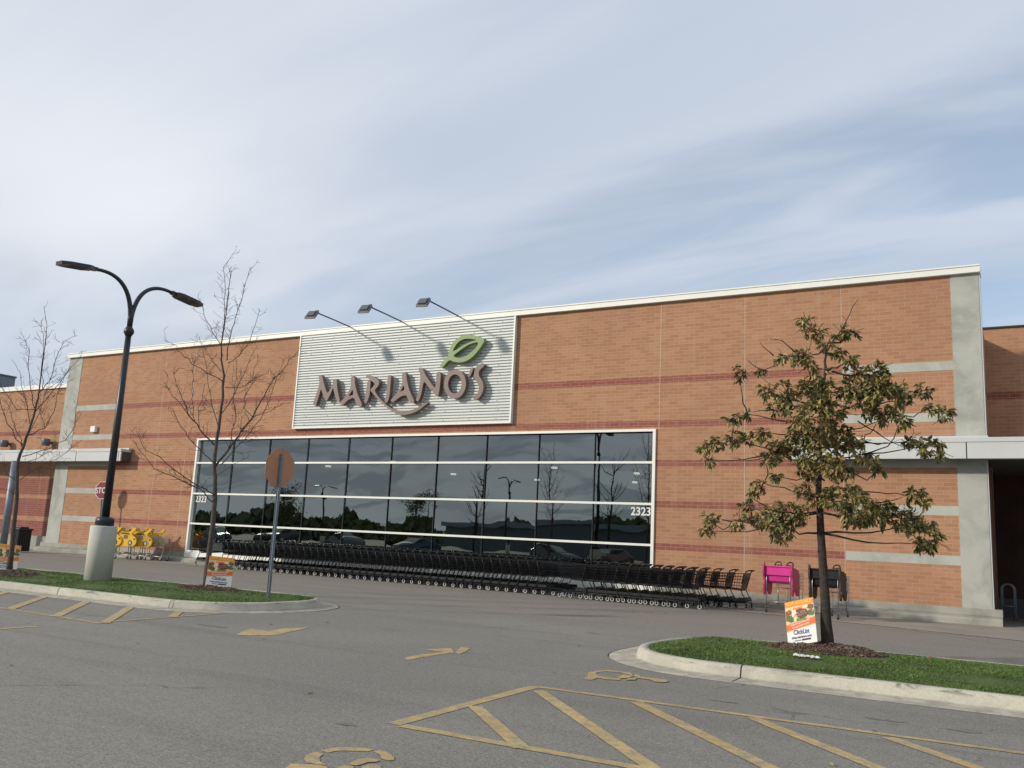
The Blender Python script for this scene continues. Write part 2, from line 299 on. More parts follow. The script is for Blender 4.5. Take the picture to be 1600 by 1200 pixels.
# ---------------------------------------------------------------- builders
class MB:
    def __init__(s): s.v = []; s.f = []; s.m = []; s.mats = []; s.smooth = []
    def mi(s, m):
        if m not in s.mats: s.mats.append(m)
        return s.mats.index(m)
    def add(s, vs, fs, m, smooth=False):
        o = len(s.v); s.v += [tuple(v) for v in vs]; k = s.mi(m)
        for f in fs: s.f.append(tuple(i+o for i in f)); s.m.append(k); s.smooth.append(smooth)
    def box(s, a, b, m, T=None):
        x0, y0, z0 = a; x1, y1, z1 = b
        vs = [Vector(p) for p in ((x0, y0, z0), (x1, y0, z0), (x1, y1, z0), (x0, y1, z0), (x0, y0, z1), (x1, y0, z1), (x1, y1, z1), (x0, y1, z1))]
        if T: vs = [T @ v for v in vs]
        s.add(vs, [(0, 3, 2, 1), (4, 5, 6, 7), (0, 1, 5, 4), (1, 2, 6, 5), (2, 3, 7, 6), (3, 0, 4, 7)], m)
    def tube(s, pts, rad, m, n=8, caps=True, smooth=True):
        pts = [Vector(p) for p in pts]
        if not hasattr(rad, '__len__'): rad = [rad]*len(pts)
        vs = []; fs = []; prev = None
        for i, p in enumerate(pts):
            if i == 0: t = pts[1]-p
            elif i == len(pts)-1: t = p-pts[i-1]
            else: t = (pts[i+1]-p).normalized()+(p-pts[i-1]).normalized()
            t = t.normalized() if t.length > 1e-9 else Vector((0, 0, 1))
            if prev is None:
                a = Vector((0, 0, 1)) if abs(t.z) < .9 else Vector((1, 0, 0)); u = t.cross(a).normalized()
            else: u = (prev - t*prev.dot(t)).normalized()
            prev = u; v = t.cross(u)
            for k in range(n):
                an = 2*PI*k/n; vs.append(p + (u*math.cos(an)+v*math.sin(an))*rad[i])
        for i in range(len(pts)-1):
            for k in range(n):
                a = i*n+k; b = i*n+(k+1) % n; fs.append((a, b, b+n, a+n))
        if caps: fs.append(tuple(range(n))[::-1]); fs.append(tuple(range((len(pts)-1)*n, len(pts)*n)))
        s.add(vs, fs, m, smooth and n > 4)
    def lathe(s, prof, m, c=(0, 0, 0), n=24, smooth=True):
        vs = []; fs = []; c = Vector(c)
        for r, z in prof:
            for k in range(n):
                a = 2*PI*k/n; vs.append(c+Vector((r*math.cos(a), r*math.sin(a), z)))
        for i in range(len(prof)-1):
            for k in range(n):
                a = i*n+k; b = i*n+(k+1) % n; fs.append((a, b, b+n, a+n))
        fs.append(tuple(range(n))[::-1]); fs.append(tuple(range((len(prof)-1)*n, len(prof)*n)))
        s.add(vs, fs, m, smooth)
    def prism(s, poly, d, m, T=None, side=None):
        """poly in (x,z), extruded along y from 0 to d"""
        n = len(poly); vs = [Vector((x, 0, z)) for x, z in poly]+[Vector((x, d, z)) for x, z in poly]
        if T: vs = [T @ v for v in vs]
        s.add(vs, [tuple(range(n)), tuple(range(2*n-1, n-1, -1))], m)
        s.add(vs, [(i, i+n, (i+1) % n+n, (i+1) % n) for i in range(n)], side or m)
    def build(s, name, parent=None, loc=None, shade=True):
        me = bpy.data.meshes.new(name); me.from_pydata(s.v, [], s.f)
        for m in s.mats: me.materials.append(m)
        me.polygons.foreach_set('material_index', s.m); me.polygons.foreach_set('use_smooth', s.smooth); me.update()
        o = bpy.data.objects.new(name, me); C.objects.link(o)
        if parent: o.parent = parent
        if loc is not None: o.location = loc
        return o
def tag(o, label=None, cat=None, group=None, kind=None):
    if label: o['label'] = label
    if cat: o['category'] = cat
    if group: o['group'] = group
    if kind: o['kind'] = kind
    return o
def empty(name, loc=(0, 0, 0), rz=0., label=None, cat=None, group=None):
    o = bpy.data.objects.new(name, None); C.objects.link(o); o.location = loc; o.rotation_euler = (0, 0, rz); o.empty_display_size = .2
    return tag(o, label, cat, group)
def copy_tree(o, parent=None):
    c = o.copy(); C.objects.link(c)
    if parent: c.parent = parent
    for ch in list(o.children): copy_tree(ch, c)
    return c
def bevel(o, wd=.01, seg=2):
    m = o.modifiers.new('bevel', 'BEVEL'); m.width = wd; m.segments = seg; m.limit_method = 'ANGLE'; return o
def text_mesh(name, s, size, m, parent, T, ext=.0, align='CENTER', bold=0.0, sx=1.0):
    cu = bpy.data.curves.new(name, 'FONT'); cu.body = s; cu.size = size; cu.extrude = ext; cu.align_x = align; cu.offset = bold
    tmp = bpy.data.objects.new('tmp_text', cu); C.objects.link(tmp)
    bpy.context.view_layer.update()
    me = bpy.data.meshes.new_from_object(tmp.evaluated_get(bpy.context.evaluated_depsgraph_get()))
    bpy.data.objects.remove(tmp); bpy.data.curves.remove(cu)
    me.transform(Matrix.Diagonal((sx, 1, 1, 1))); me.transform(T); me.materials.clear(); me.materials.append(m); me.name = name
    o = bpy.data.objects.new(name, me); C.objects.link(o); o.parent = parent; return o
def curve_shape(name, polys, ext, m, parent, T):
    cu = bpy.data.curves.new(name, 'CURVE'); cu.dimensions = '2D'; cu.fill_mode = 'BOTH'; cu.extrude = ext
    for p in polys:
        sp_ = cu.splines.new('POLY'); sp_.points.add(len(p)-1); sp_.use_cyclic_u = True
        for i, (x, y) in enumerate(p): sp_.points[i].co = (x, y, 0, 1)
    tmp = bpy.data.objects.new('tmp_curve', cu); C.objects.link(tmp); bpy.context.view_layer.update()
    me = bpy.data.meshes.new_from_object(tmp.evaluated_get(bpy.context.evaluated_depsgraph_get()))
    bpy.data.objects.remove(tmp); bpy.data.curves.remove(cu)
    me.transform(T); me.materials.clear(); me.materials.append(m); me.name = name
    o = bpy.data.objects.new(name, me); C.objects.link(o)
    if parent: o.parent = parent
    return o
XZ = Matrix.Rotation(PI/2, 4, 'X')     # xy text plane -> xz, facing -y
def smooth_poly(p, it=2):
    for _ in range(it):
        q = []
        for i in range(len(p)):
            a = p[i]; b = p[(i+1) % len(p)]
            q.append((a[0]*.75+b[0]*.25, a[1]*.75+b[1]*.25)); q.append((a[0]*.25+b[0]*.75, a[1]*.25+b[1]*.75))
        p = q
    return p

# ---------------------------------------------------------------- ground
b = MB(); b.box((-400, -400, -.6), (400, 400, 0), M['asphalt']); tag(b.build('parking_lot'), kind='structure')
# flush concrete walk in front of the store
wk = [(-90, 24.6), (-8, 24.6), (-6.2, 23.75), (-3, 22.75), (0, 21.75), (4, 21.2), (25, 21.0), (25, 33.5), (-90, 33.5)]
b = MB(); b.add([(x, y, .004) for x, y in wk], [tuple(range(len(wk)))], M['walk'])
tag(b.build('pavement'), kind='structure')
b = MB()
for (x0, y0), (x1, y1) in zip(wk[1:6], wk[2:7]):
    b.add([(x0, y0-.01, .008), (x1, y1-.01, .008), (x1, y1+.11, .008), (x0, y0+.11, .008)], [(0, 1, 2, 3)], M['kerb'])
tag(b.build('pavement_edging'), kind='structure')
b = MB()
for px, py, rx, ry in ((1507, 1142, .17, .10), (1380, 1125, .20, .05), (1130, 1096, .16, .05), (540, 1132, .12, .05), (330, 978, .3, .06)):
    c = G(px, py); n = 14; rr = random.Random(px)
    b.add([(c.x+rx*math.cos(2*PI*k/n)*rr.uniform(.7, 1.15), c.y+ry*math.sin(2*PI*k/n)*rr.uniform(.7, 1.15), .0035) for k in range(n)], [tuple(range(n))], M['stain'])
tag(b.build('oil_stains'), kind='structure')
# painted markings
def line(mb, a, c, wd):
    a = Vector((a[0], a[1], 0)); c = Vector((c[0], c[1], 0)); d = (c-a).normalized(); n = Vector((-d.y, d.x, 0))*wd/2
    mb.add([(p.x, p.y, .004) for p in (a-n, c-n, c+n, a+n)], [(0, 1, 2, 3)], M['paint'])
def gl(*p): return tuple(G(*p)[:2])
def linez(mb, a, c, wd, z):
    a = Vector((a[0], a[1], 0)); c = Vector((c[0], c[1], 0)); d = (c-a).normalized(); n = Vector((-d.y, d.x, 0))*wd/2
    mb.add([(p.x, p.y, z) for p in (a-n, c-n, c+n, a+n)], [(0, 1, 2, 3)], M['paint'])
b = MB()
A_ = gl(615, 1132); B_ = gl(836, 1073)
linez(b, A_, B_, .13, .004)
linez(b, (B_[0]+.05, B_[1]), (12, 9.0), .10, .005); linez(b, (A_[0]+.08, A_[1]), (8, 6.2), .12, .005)
for p, q in (((742, 1104), (816, 1170)), ((842, 1080), (1022, 1203)), ((993, 1097), (1214, 1206)), ((1175, 1122), (1385, 1206)), ((1388, 1153), (1560, 1212))):
    linez(b, gl(*p), gl(*q), .135, .006)
tag(b.build('hatched_marking'), kind='structure')
b = MB()
linez(b, gl(-60, 940), gl(155, 974), .09, .004); linez(b, gl(155, 973), gl(345, 959), .09, .006)
for p, q in (((15, 952), (77, 930)), ((86, 964), (143, 937)), ((163, 974), (210, 945)), ((268, 965), (283, 953)), ((-50, 942), (12, 925))): linez(b, gl(*p), gl(*q), .15, .008)
linez(b, gl(-30, 985), gl(58, 979), .10, .004)
tag(b.build('hatched_marking'), kind='structure')
def ground_poly(name, polys, ox, oy, sc):
    b = MB()
    for i, p in enumerate(polys):
        vs = [G(ox+x/sc, oy+y/sc) for x, y in p]
        b.add([(v.x, v.y, .004+.0007*i) for v in vs], [tuple(range(len(p)))], M['paint'])
    return tag(b.build(name), kind='structure')
ground_poly('arrow_marking', [[(35, 132), (80, 105), (130, 90), (230, 105), (290, 118), (350, 125), (215, 133)], [(230, 107), (330, 90), (500, 82), (400, 105), (330, 118), (290, 118)]], 360, 960, 4)
ground_poly('arrow_marking', [[(1085, 280), (1100, 268), (1210, 250), (1330, 235), (1400, 240), (1200, 268), (1110, 287)], [(1210, 220), (1380, 213), (1400, 240), (1330, 236)], [(1400, 240), (1440, 208), (1500, 212), (1470, 235), (1430, 250)]], 360, 960, 4)
ground_poly('wheelchair_marking', [[(175, 235), (200, 205), (330, 187), (330, 208), (300, 235), (370, 270), (190, 278)], [(330, 187), (480, 175), (700, 193), (700, 212), (480, 194), (330, 208)],
    [(700, 197), (840, 215), (890, 245), (870, 262), (800, 240), (700, 214)], [(190, 280), (370, 270), (330, 300), (250, 330), (140, 325), (130, 290)], [(370, 273), (560, 300), (700, 305), (690, 335), (480, 325), (330, 300)],
    [(640, 295), (740, 250), (900, 268), (820, 300), (720, 308)], [(930, 240), (1000, 262), (1000, 280), (1180, 305), (1180, 335), (1150, 330), (960, 300), (890, 270)], [(1180, 305), (1400, 330), (1445, 352), (1400, 370), (1250, 365), (1150, 330)], [(880, 300), (960, 300), (920, 335), (770, 335), (820, 308)]], 900, 1030, 10)
ground_poly('wheelchair_marking', [[(450, 280), (520, 262), (620, 245), (880, 250), (990, 268), (930, 285), (700, 280), (600, 283), (530, 300)], [(400, 290), (485, 315), (440, 345), (450, 390), (515, 425), (400, 415), (310, 400), (285, 360), (320, 320)],
    [(985, 290), (1050, 275), (1130, 300), (1190, 350), (1185, 380), (1120, 380), (1060, 360), (1050, 325)], [(740, 405), (820, 370), (920, 352), (1045, 378), (1010, 395), (920, 400), (820, 432), (760, 425)],
    [(110, 448), (160, 415), (450, 425), (520, 448), (520, 480), (90, 480)], [(620, 448), (700, 428), (780, 445), (780, 480), (600, 480)], [(870, 445), (960, 420), (1040, 432), (1080, 480), (860, 480)]], 430, 1130, 6.4)
# ---------------------------------------------------------------- kerbed islands
def rrect(x0, x1, y0, y1, r, ins, n=10):
    x0 += ins; x1 -= ins; y0 += ins; y1 -= ins; r = max(r-ins, .05); out = []
    for cx_, cy_, a0 in ((x1-r, y1-r, 0), (x0+r, y1-r, 90), (x0+r, y0+r, 180), (x1-r, y0+r, 270)):
        for k in range(n+1):
            a = math.radians(a0+90*k/n); out.append((cx_+r*math.cos(a), cy_+r*math.sin(a)))
    return out
def gz(x, y, isl):
    x0, x1, y0, y1 = isl; e = min(x-x0, x1-x, y-y0, y1-y)-.17
    return .135+.075*min(1, max(0, e)/1.1)
ISL = {'r': (-4.95, 14, 11.18, 14.88), 'l': (-27, -12.36, 11.42, 15.05)}
MOUND = []
def island(key, xvis):
    x0, x1, y0, y1 = ISL[key]; R_ = 1.55
    prof = [(-.38, .003), (-.36, .010), (-.02, .016), (.0, .02), (.025, .125), (.05, .148), (.08, .155), (.16, .155), (.175, .12)]
    b = MB(); loops = [rrect(x0, x1, y0, y1, R_, i) for i, z in prof]; n = len(loops[0])
    vs = [(x, y, prof[k][1]) for k, lp in enumerate(loops) for x, y in lp]
    fs = [(k*n+i, k*n+(i+1) % n, (k+1)*n+(i+1) % n, (k+1)*n+i) for k in range(len(prof)-1) for i in range(n)]
    b.add(vs, fs, M['kerb'], True); tag(b.build('kerb'), kind='structure')
    b = MB(); prof2 = [(.168, .13), (.5, .165), (.9, .195), (1.3, .21), (1.75, .215)]
    loops = [rrect(x0, x1, y0, y1, R_, i) for i, z in prof2]
    vs = [(x, y, prof2[k][1]+.004*math.sin(x*5+y*3)) for k, lp in enumerate(loops) for x, y in lp]
    fs = [(k*n+i, k*n+(i+1) % n, (k+1)*n+(i+1) % n, (k+1)*n+i) for k in range(len(prof2)-1) for i in range(n)]; fs.append(tuple(range((len(prof2)-1)*n, len(prof2)*n)))
    b.add(vs, fs, M['turf'], True); tag(b.build('island_soil'), kind='structure')
    b = MB(); la, lb_ = rrect(x0, x1, y0, y1, R_, -.40), rrect(x0, x1, y0, y1, R_, -.378); n = len(la)
    b.add([(x, y, .0045) for x, y in la]+[(x, y, .0045) for x, y in lb_], [(i, (i+1) % n, (i+1) % n+n, i+n) for i in range(n) if not (n*.56 < i < n*.99)], M['gap']); tag(b.build('kerb_seam'), kind='structure')
    # saw joints in the kerb
    b = MB()
    for jx in ((-3.1, .9, 4.6) if key == 'r' else (-13.6, -16.9, -20.2)):
        vs = []
        for i, z in prof[1:]:
            yy = y0+i
            vs += [(jx-.008, yy-.002, z+.003), (jx+.008, yy-.002, z+.003)]
        b.add(vs, [(2*i, 2*i+1, 2*i+3, 2*i+2) for i in range(len(prof)-2)], M['gap'])
    tag(b.build('kerb_joint'), kind='structure')
island('r', 2); island('l', -12)
def mound(cx_, cy_, rx, ry, h, nchip, z0=.2):
    MOUND.append((cx_, cy_, rx, ry))
    b = MB(); nr, na = 9, 40; vs = []; fs = []
    def hz(x, y):
        q = ((x/rx)**2+(y/ry)**2)**.5
        return z0-.03+(h+.03)*max(0, 1-q**2)+.018*math.sin(x*9+1)*math.cos(y*11)*(q < .95)
    for i in range(nr+1):
        for k in range(na):
            a = 2*PI*k/na; q = i/nr*(1+.10*math.sin(3*a+cx_)+.06*math.sin(7*a)) if i else 0
            x = rx*q*math.cos(a); y = ry*q*math.sin(a); vs.append((x, y, hz(x, y)))
    for i in range(nr):
        for k in range(na): fs.append((i*na+k, i*na+(k+1) % na, (i+1)*na+(k+1) % na, (i+1)*na+k))
    b.add(vs, fs, M['soil'], True)
    for _ in range(nchip):
        a = random.uniform(0, 2*PI); q = math.sqrt(random.random())*1.04
        x = rx*q*math.cos(a); y = ry*q*math.sin(a); z = hz(x, y)+random.uniform(.0, .018)
        T = Matrix.Translation((x, y, z)) @ Matrix.Rotation(random.uniform(0, PI), 4, 'Z') @ Matrix.Rotation(random.gauss(0, .5), 4, 'X') @ Matrix.Rotation(random.gauss(0, .4), 4, 'Y')
        l = random.uniform(.008, .028); ww = random.uniform(.004, .010)
        b.box((-l, -ww, -.003), (l, ww, .004), M[random.choice(['chip1', 'chip1', 'chip1', 'chip3', 'chip3', 'chip2'])], T)
    return tag(b.build('mulch', loc=(cx_, cy_, 0)), 'mulch', None, kind='stuff')
P_OAK = G(1293, 1008, .29); P_T2 = G(323, 915, .27); P_T1 = G(15, 891, .27)
m_ = mound(P_OAK.x-.02, P_OAK.y-.02, .88, .74, .10, 4200); m_['label'] = 'brown wood mulch heaped round the foot of the leafy tree'
m_ = mound(P_T2.x+.15, P_T2.y-.1, 1.0, .62, .07, 2300); m_['label'] = 'brown wood mulch round the bare tree beside the octagonal sign'
m_ = mound(P_T1.x+.2, P_T1.y-.1, 1.3, .62, .07, 1800); m_['label'] = 'brown wood mulch round the leftmost bare tree'
# grass blades
def grass(key, xa, xb, dens, label):
    x0, x1, y0, y1 = ISL[key]; area = (xb-xa)*(y1-y0-.3); n = int(area*dens)
    X = np.random.uniform(xa, xb, n); Y = np.random.uniform(y0+.155, y1-.155, n)
    vs = []; fs = []; mi = []
    for x, y in zip(X, Y):
        # rounded ends
        if key == 'r' and x < x0+1.5:
            dx = x0+1.5-x; c = max(0, abs(y-(y0+y1)/2)-((y1-y0)/2-1.5))
            if math.hypot(dx, c) > 1.36: continue
        if key == 'l' and x > x1-1.5:
            dx = x-(x1-1.5); c = max(0, abs(y-(y0+y1)/2)-((y1-y0)/2-1.5))
            if math.hypot(dx, c) > 1.36: continue
        if any(((x-a)/rx)**2+((y-c)/ry)**2 < 1.02+.25*math.sin(x*13) for a, c, rx, ry in MOUND): continue
        z = gz(x, y, ISL[key])-.01; h = random.uniform(.018, .038)*(1+.3*math.sin(x*3.1)*math.sin(y*4.3)); an = random.uniform(0, PI); wd = random.uniform(.004, .008)
        dx, dy = math.cos(an)*wd, math.sin(an)*wd; lx, ly = random.gauss(0, .022), random.gauss(0, .022); o = len(vs)
        vs += [(x-dx, y-dy, z), (x+dx, y+dy, z), (x+dx*.6+lx*.5, y+dy*.6+ly*.5, z+h*.6), (x-dx*.6+lx*.5, y-dy*.6+ly*.5, z+h*.6), (x+lx*1.4, y+ly*1.4, z+h)]
        fs += [(o, o+1, o+2, o+3), (o+3, o+2, o+4)]; k = 0 if random.random() < .78 else 1; mi += [k, k]
    me = bpy.data.meshes.new('grass'); me.from_pydata(vs, [], fs); me.materials.append(M['blade1']); me.materials.append(M['blade2'])
    me.polygons.foreach_set('material_index', mi); o = bpy.data.objects.new('grass', me); C.objects.link(o)
    return tag(o, label, None, kind='stuff')
grass('r', -4.8, 1.6, 5200, 'mown green grass on the kerbed island with the leafy tree')
grass('l', -24, -12.4, 2300, 'mown green grass on the kerbed island with the lamp post')

b = MB(); rr = random.Random(8)
for k in range(150):
    if k < 70: x = P_OAK.x+rr.gauss(0, 1.5); y = P_OAK.y+rr.gauss(-.1, .8); z = gz(x, y, ISL['r'])+.035
    else: x = rr.uniform(-11, 3); y = rr.uniform(5, 22); z = .012
    if k < 70 and not (11.4 < y < 14.6 and x > -4.6): continue
    if k >= 70 and 10.7 < y < 15.3 and x > -5.4: continue
    T = Matrix.Translation((x, y, z)) @ Matrix.Rotation(rr.uniform(0, 6.3), 4, 'Z') @ Matrix.Rotation(rr.gauss(0, .3), 4, 'X'); l = rr.uniform(.02, .045)
    vs = [T @ Vector(p) for p in ((-l, 0, 0), (-l*.2, -l*.35, .004), (l*.6, -l*.25, .006), (l, 0, 0), (l*.6, l*.25, .008), (-l*.2, l*.35, .004))]
    b.add(vs, [(0, 1, 2, 3, 4, 5)], M[rr.choice(['leaf3', 'leaf4', 'chip1', 'leaf2'])])
tag(b.build('fallen_leaves'), 'scattered fallen leaves on the asphalt and grass', None, kind='stuff')
# ---------------------------------------------------------------- store building
st = empty('store_building', (-20, 26.5, 0), 0, 'long orange brick store with a wide dark window band, concrete corner piers and white coping', 'building')
def part(b, name, parent=st):
    o = b.build(name)
    if parent is st:
        o.parent = st; o.matrix_parent_inverse = Matrix.Translation((20, -26.5, 0))
    else: o.parent = parent
    return o
XL, XR = -40.62, -.87          # building ends
BX0, BX1 = -39.62, -1.565      # brick field
TOP = 9.34; COP = 9.54
WX0, WX1, WZ0, WZ1 = -30.84, -10.10, .50, 5.15
b = MB()
def wallbox(mb, x0, x1, z0, z1, y=26.5, d=.4, m=None): mb.box((x0, y, z0), (x1, y+d, z1), m or M['brick'])
wallbox(b, BX0, WX0, .40, TOP); wallbox(b, WX0, WX1, WZ1, TOP); wallbox(b, WX1, BX1, .40, TOP)
part(b, 'brick_wall')
b = MB(); b.box((XR-.32, 26.53, 0), (XR-.02, 34, 8.26), M['brick_right']); b.box((XL, 27.6, 0), (XL+.3, 34, 7.8), M['brick_wing']); b.box((XL+.31, 26.92, 7.6), (XR-.33, 40, 7.8), M['gap'])
part(b, 'side_wall')
b = MB(); b.box((BX1, 26.485, .40), (XR, 26.93, TOP), M['concrete']); part(b, 'concrete_pier')
b = MB(); b.box((XL, 26.485, .40), (BX0, 27.59, TOP), M['concrete']); part(b, 'concrete_pier')
b = MB(); b.box((XR, 26.50, .3), (XR+.035, 26.92, TOP-.02), M['fascia']); part(b, 'corner_trim')
for lo, hi in BANDS:
    b = MB(); b.box((-4.42, 26.494, lo-.02), (BX1, 26.6, hi+.02), M['concrete_light']); part(b, 'concrete_band')
    b = MB(); b.box((BX0, 26.494, lo-.02), (-36.55, 26.6, hi+.02), M['concrete_light']); part(b, 'concrete_band')
for x in (-4.44, -7.25, -9.96, -33.5, -31.6):
    z1 = TOP; b = MB(); b.box((x-.009, 26.497, .4 if x != -9.96 else WZ1+.1), (x+.009, 26.52, z1), M['sealant']); part(b, 'expansion_joint')
b = MB(); b.box((XL-.03, 26.36, TOP), (XR+.05, 27.0, COP), M['white']); b.box((XL-.03, 26.335, TOP+.17), (XR+.05, 26.36, COP+.012), M['white']); part(b, 'coping')
for x in (-36, -31.5, -27, -16, -11.4, -6.9, -2.4):
    pass
# plinth: grey base band plus projecting ledge with chamfer
b = MB()
def plinth(mb, x0, x1):
    if x0 < WX0-.1 or x0 > WX0: mb.box((x0, 26.44, .22), (x1, 26.8, .40), M['plinth'])
    prof = [(0, 0), (0, .13), (.05, .17), (.30, .215), (.34, .215), (.34, 0)]
    y0 = 26.12; n = len(prof)
    vs = [(x0, y0+a, z) for a, z in prof]+[(x1, y0+a, z) for a, z in prof]
    mb.add(vs, [tuple(range(n))[::-1], tuple(range(n, 2*n))]+[(i, i+n, (i+1) % n+n, (i+1) % n)[::-1] for i in range(n)], M['plinth'])
plinth(b, XL-.3, WX0-.058); part(b, 'plinth'); b = MB(); plinth(b, WX1+.058, XR+.22); part(b, 'plinth')
# window band
win = empty('window'); win.parent = st; win.location = (20, -26.5, 0); win['label'] = 'wide dark mirrored window band in a white frame'
rows = [(WZ0, 1.575), (1.645, 2.835), (2.905, 4.135), (4.205, WZ1)]
pw = (WX1-WX0)/10
zc = [WZ0, 1.61, 2.87, 4.17, WZ1]
b = MB(); fy0, fy1 = 26.44, 26.62
b.box((WX0-.055, fy0, WZ0), (WX0+.04, fy1, WZ1), M['white']); b.box((WX1-.04, fy0, WZ0), (WX1+.055, fy1, WZ1), M['white'])
b.box((WX0-.055, fy0, WZ1), (WX1+.055, fy1, WZ1+.08), M['white']); b.box((WX0-.055, fy0, WZ0-.07), (WX1+.055, fy1, WZ0), M['white'])
part(b, 'frame', win)
for z in zc[1:4]:
    b = MB(); b.box((WX0+.04, fy0+.01, z-.035), (WX1-.04, fy1, z+.035), M['white']); part(b, 'transom', win)
for i in range(1, 10):
    x = WX0+pw*i; b = MB()
    for z0, z1 in zip(zc[:-1], zc[1:]): b.box((x-.011, 26.53, z0+.036 if z0 > WZ0 else z0), (x+.011, 26.56, z1-.036 if z1 < WZ1 else z1), M['gap'])
    part(b, 'mullion', win)
for i in range(10):
    for j, (z0, z1) in enumerate(zip(zc[:-1], zc[1:])):
        a = .036; bb = MB()
        x0 = WX0+pw*i+(.04 if i == 0 else .004); x1 = WX0+pw*(i+1)-(.04 if i == 9 else .004)
        # each pane hangs very slightly out of true, as real glazing does
        t1, t2 = random.gauss(0, .0022), random.gauss(0, .0022)
        bb.add([(x0, 26.58+t1, z0+a), (x1, 26.58-t1, z0+a), (x1, 26.58-t1+t2, z1-a), (x0, 26.58+t1+t2, z1-a)], [(0, 1, 2, 3)], M['glass'])
        part(bb, 'pane', win)
for sx0, txt_px in ((WX0+.10, 0), (WX1-.09, 1)):
    T = Matrix.Translation((sx0, 26.570, 2.52)) @ XZ
    o = text_mesh('house_number', '2323', .36, M['signwhite'], win, T, .002, 'LEFT' if txt_px == 0 else 'RIGHT', .008, .95)
b = MB(); b.box((WX0-.055, 26.42, 0.2), (WX1+.055, 26.9, WZ0-.072), M['white']); part(b, 'window_sill'); b = MB(); plinth(b, WX0-.056, WX1+.056); part(b, 'plinth')
# room behind the glass
b = MB()
b.box((WX0-.3, 26.9, 5.9), (WX1+.3, 44, 6.0), M['interior']); b.box((WX0-.3, 44, 0), (WX1+.3, 44.1, 6), M['interior']); b.box((WX0-.4, 26.9, 0), (WX0-.3, 44, 6), M['interior']); b.box((WX1+.3, 26.9, 0), (WX1+.4, 44, 6), M['interior'])
part(b, 'interior_wall')
for x, y in ((-29.2, 33), (-23.8, 31), (-24.6, 37), (-19.1, 31.5), (-17.2, 33.5), (-14.5, 36), (-12.4, 39), (-21.5, 40), (-16.6, 41)):
    b = MB(); b.box((x-.10, y-.10, 4.62), (x+.10, y+.10, 4.70), M['ceilinglamp']); b.tube([(x, y, 4.70), (x, y, 5.90)], .01, M['gap'], 5); part(b, 'ceiling_lamp')
# canopies ---------------------------------------------------------
def canopy(x0, x1, cap0, cap1, name='canopy', end=None, yb=26.47):
    b = MB(); zt, zb = 4.76, 4.19; yf = 25.94
    b.box((x0, yf, zb+.02), (x1, yf+.06, zt-.12), M['fascia']); b.box((x0-.01, yf-.02, zt-.118), (x1+.01, yb-.01, zt), M['fascia'])
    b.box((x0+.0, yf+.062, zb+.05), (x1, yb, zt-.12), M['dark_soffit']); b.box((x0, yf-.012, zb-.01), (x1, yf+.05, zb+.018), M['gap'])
    b.box((cap0, 26.30, zt+.002), (cap1, 26.48, zt+.07), M['fascia'])
    k = x0+.3
    while k < x1:
        b.box((k-.012, yf-.006, zb+.02), (k+.012, yf, zt-.12), M['gap']); k += 3.05
    o = part(b, name); return o
canopy(-60, -35.16, XL+.6, -35.10)
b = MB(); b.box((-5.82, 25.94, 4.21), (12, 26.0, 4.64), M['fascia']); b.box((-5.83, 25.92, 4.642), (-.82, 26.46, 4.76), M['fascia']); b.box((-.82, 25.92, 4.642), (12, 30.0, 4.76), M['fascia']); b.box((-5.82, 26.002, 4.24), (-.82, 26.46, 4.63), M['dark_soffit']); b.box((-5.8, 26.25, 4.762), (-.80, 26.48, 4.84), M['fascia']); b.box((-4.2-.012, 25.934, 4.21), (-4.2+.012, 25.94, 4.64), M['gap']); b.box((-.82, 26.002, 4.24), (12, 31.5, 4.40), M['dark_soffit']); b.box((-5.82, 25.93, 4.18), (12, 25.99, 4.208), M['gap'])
b.box((-1.3-.012, 25.934, 4.21), (-1.3+.012, 25.94, 4.64), M['gap'])
part(b, 'canopy')
# left wing
b = MB(); b.box((-75, 27.0, .66), (XL-.002, 27.4, 7.99), M['brick_wing']); part(b, 'wing_wall')
b = MB(); b.box((-75, 26.9, 7.99), (XL-.002, 27.5, 8.22), M['white']); part(b, 'wing_coping')
b = MB(); b.box((-75, 26.86, 0), (XL-.002, 27.38, .66), M['plinth']); part(b, 'wing_plinth')
b = MB(); b.tube([(-42.75, 25.75, 0), (-42.75, 25.75, 4.2)], .165, M['galv'], 20); part(b, 'canopy_column')
for p in ((10, 694), (75, 692)):
    q = W(*p, 26.8); b = MB(); b.lathe([(.02, -.17), (.17, -.17), (.19, -.15), (.19, .14), (.17, .17), (.02, .17)], M['fixture'], (q.x, 26.68, q.z+.02), 18); b.box((q.x-.06, 26.8, q.z-.05), (q.x+.06, 27.0, q.z+.08), M['fixture']); part(b, 'wall_light')
q = W(149, 671); b = MB(); b.box((q.x-.17, 26.34, q.z-.14), (q.x+.17, 26.5, q.z+.14), M['white']); bevel(part(b, 'wall_box'), .02)
b = MB(); b.box((-62, 32, 7.6), (-56.4, 33.2, 10.35), M['galv']); b.box((-62.05, 31.95, 10.352), (-56.35, 33.25, 10.45), M['fixture'])
for k in range(12): b.box((-61.8+.45*k, 31.98, 8.6), (-61.5+.45*k, 31.997, 10.1), M['fixture'])
part(b, 'rooftop_unit')
b = MB(); b.box((-75, 27.42, 7.5), (XL-.01, 40, 7.6), M['gap']); part(b, 'roof'); b = MB(); b.box((XR, 30.42, 7.6), (20, 40, 7.7), M['gap']); part(b, 'roof')
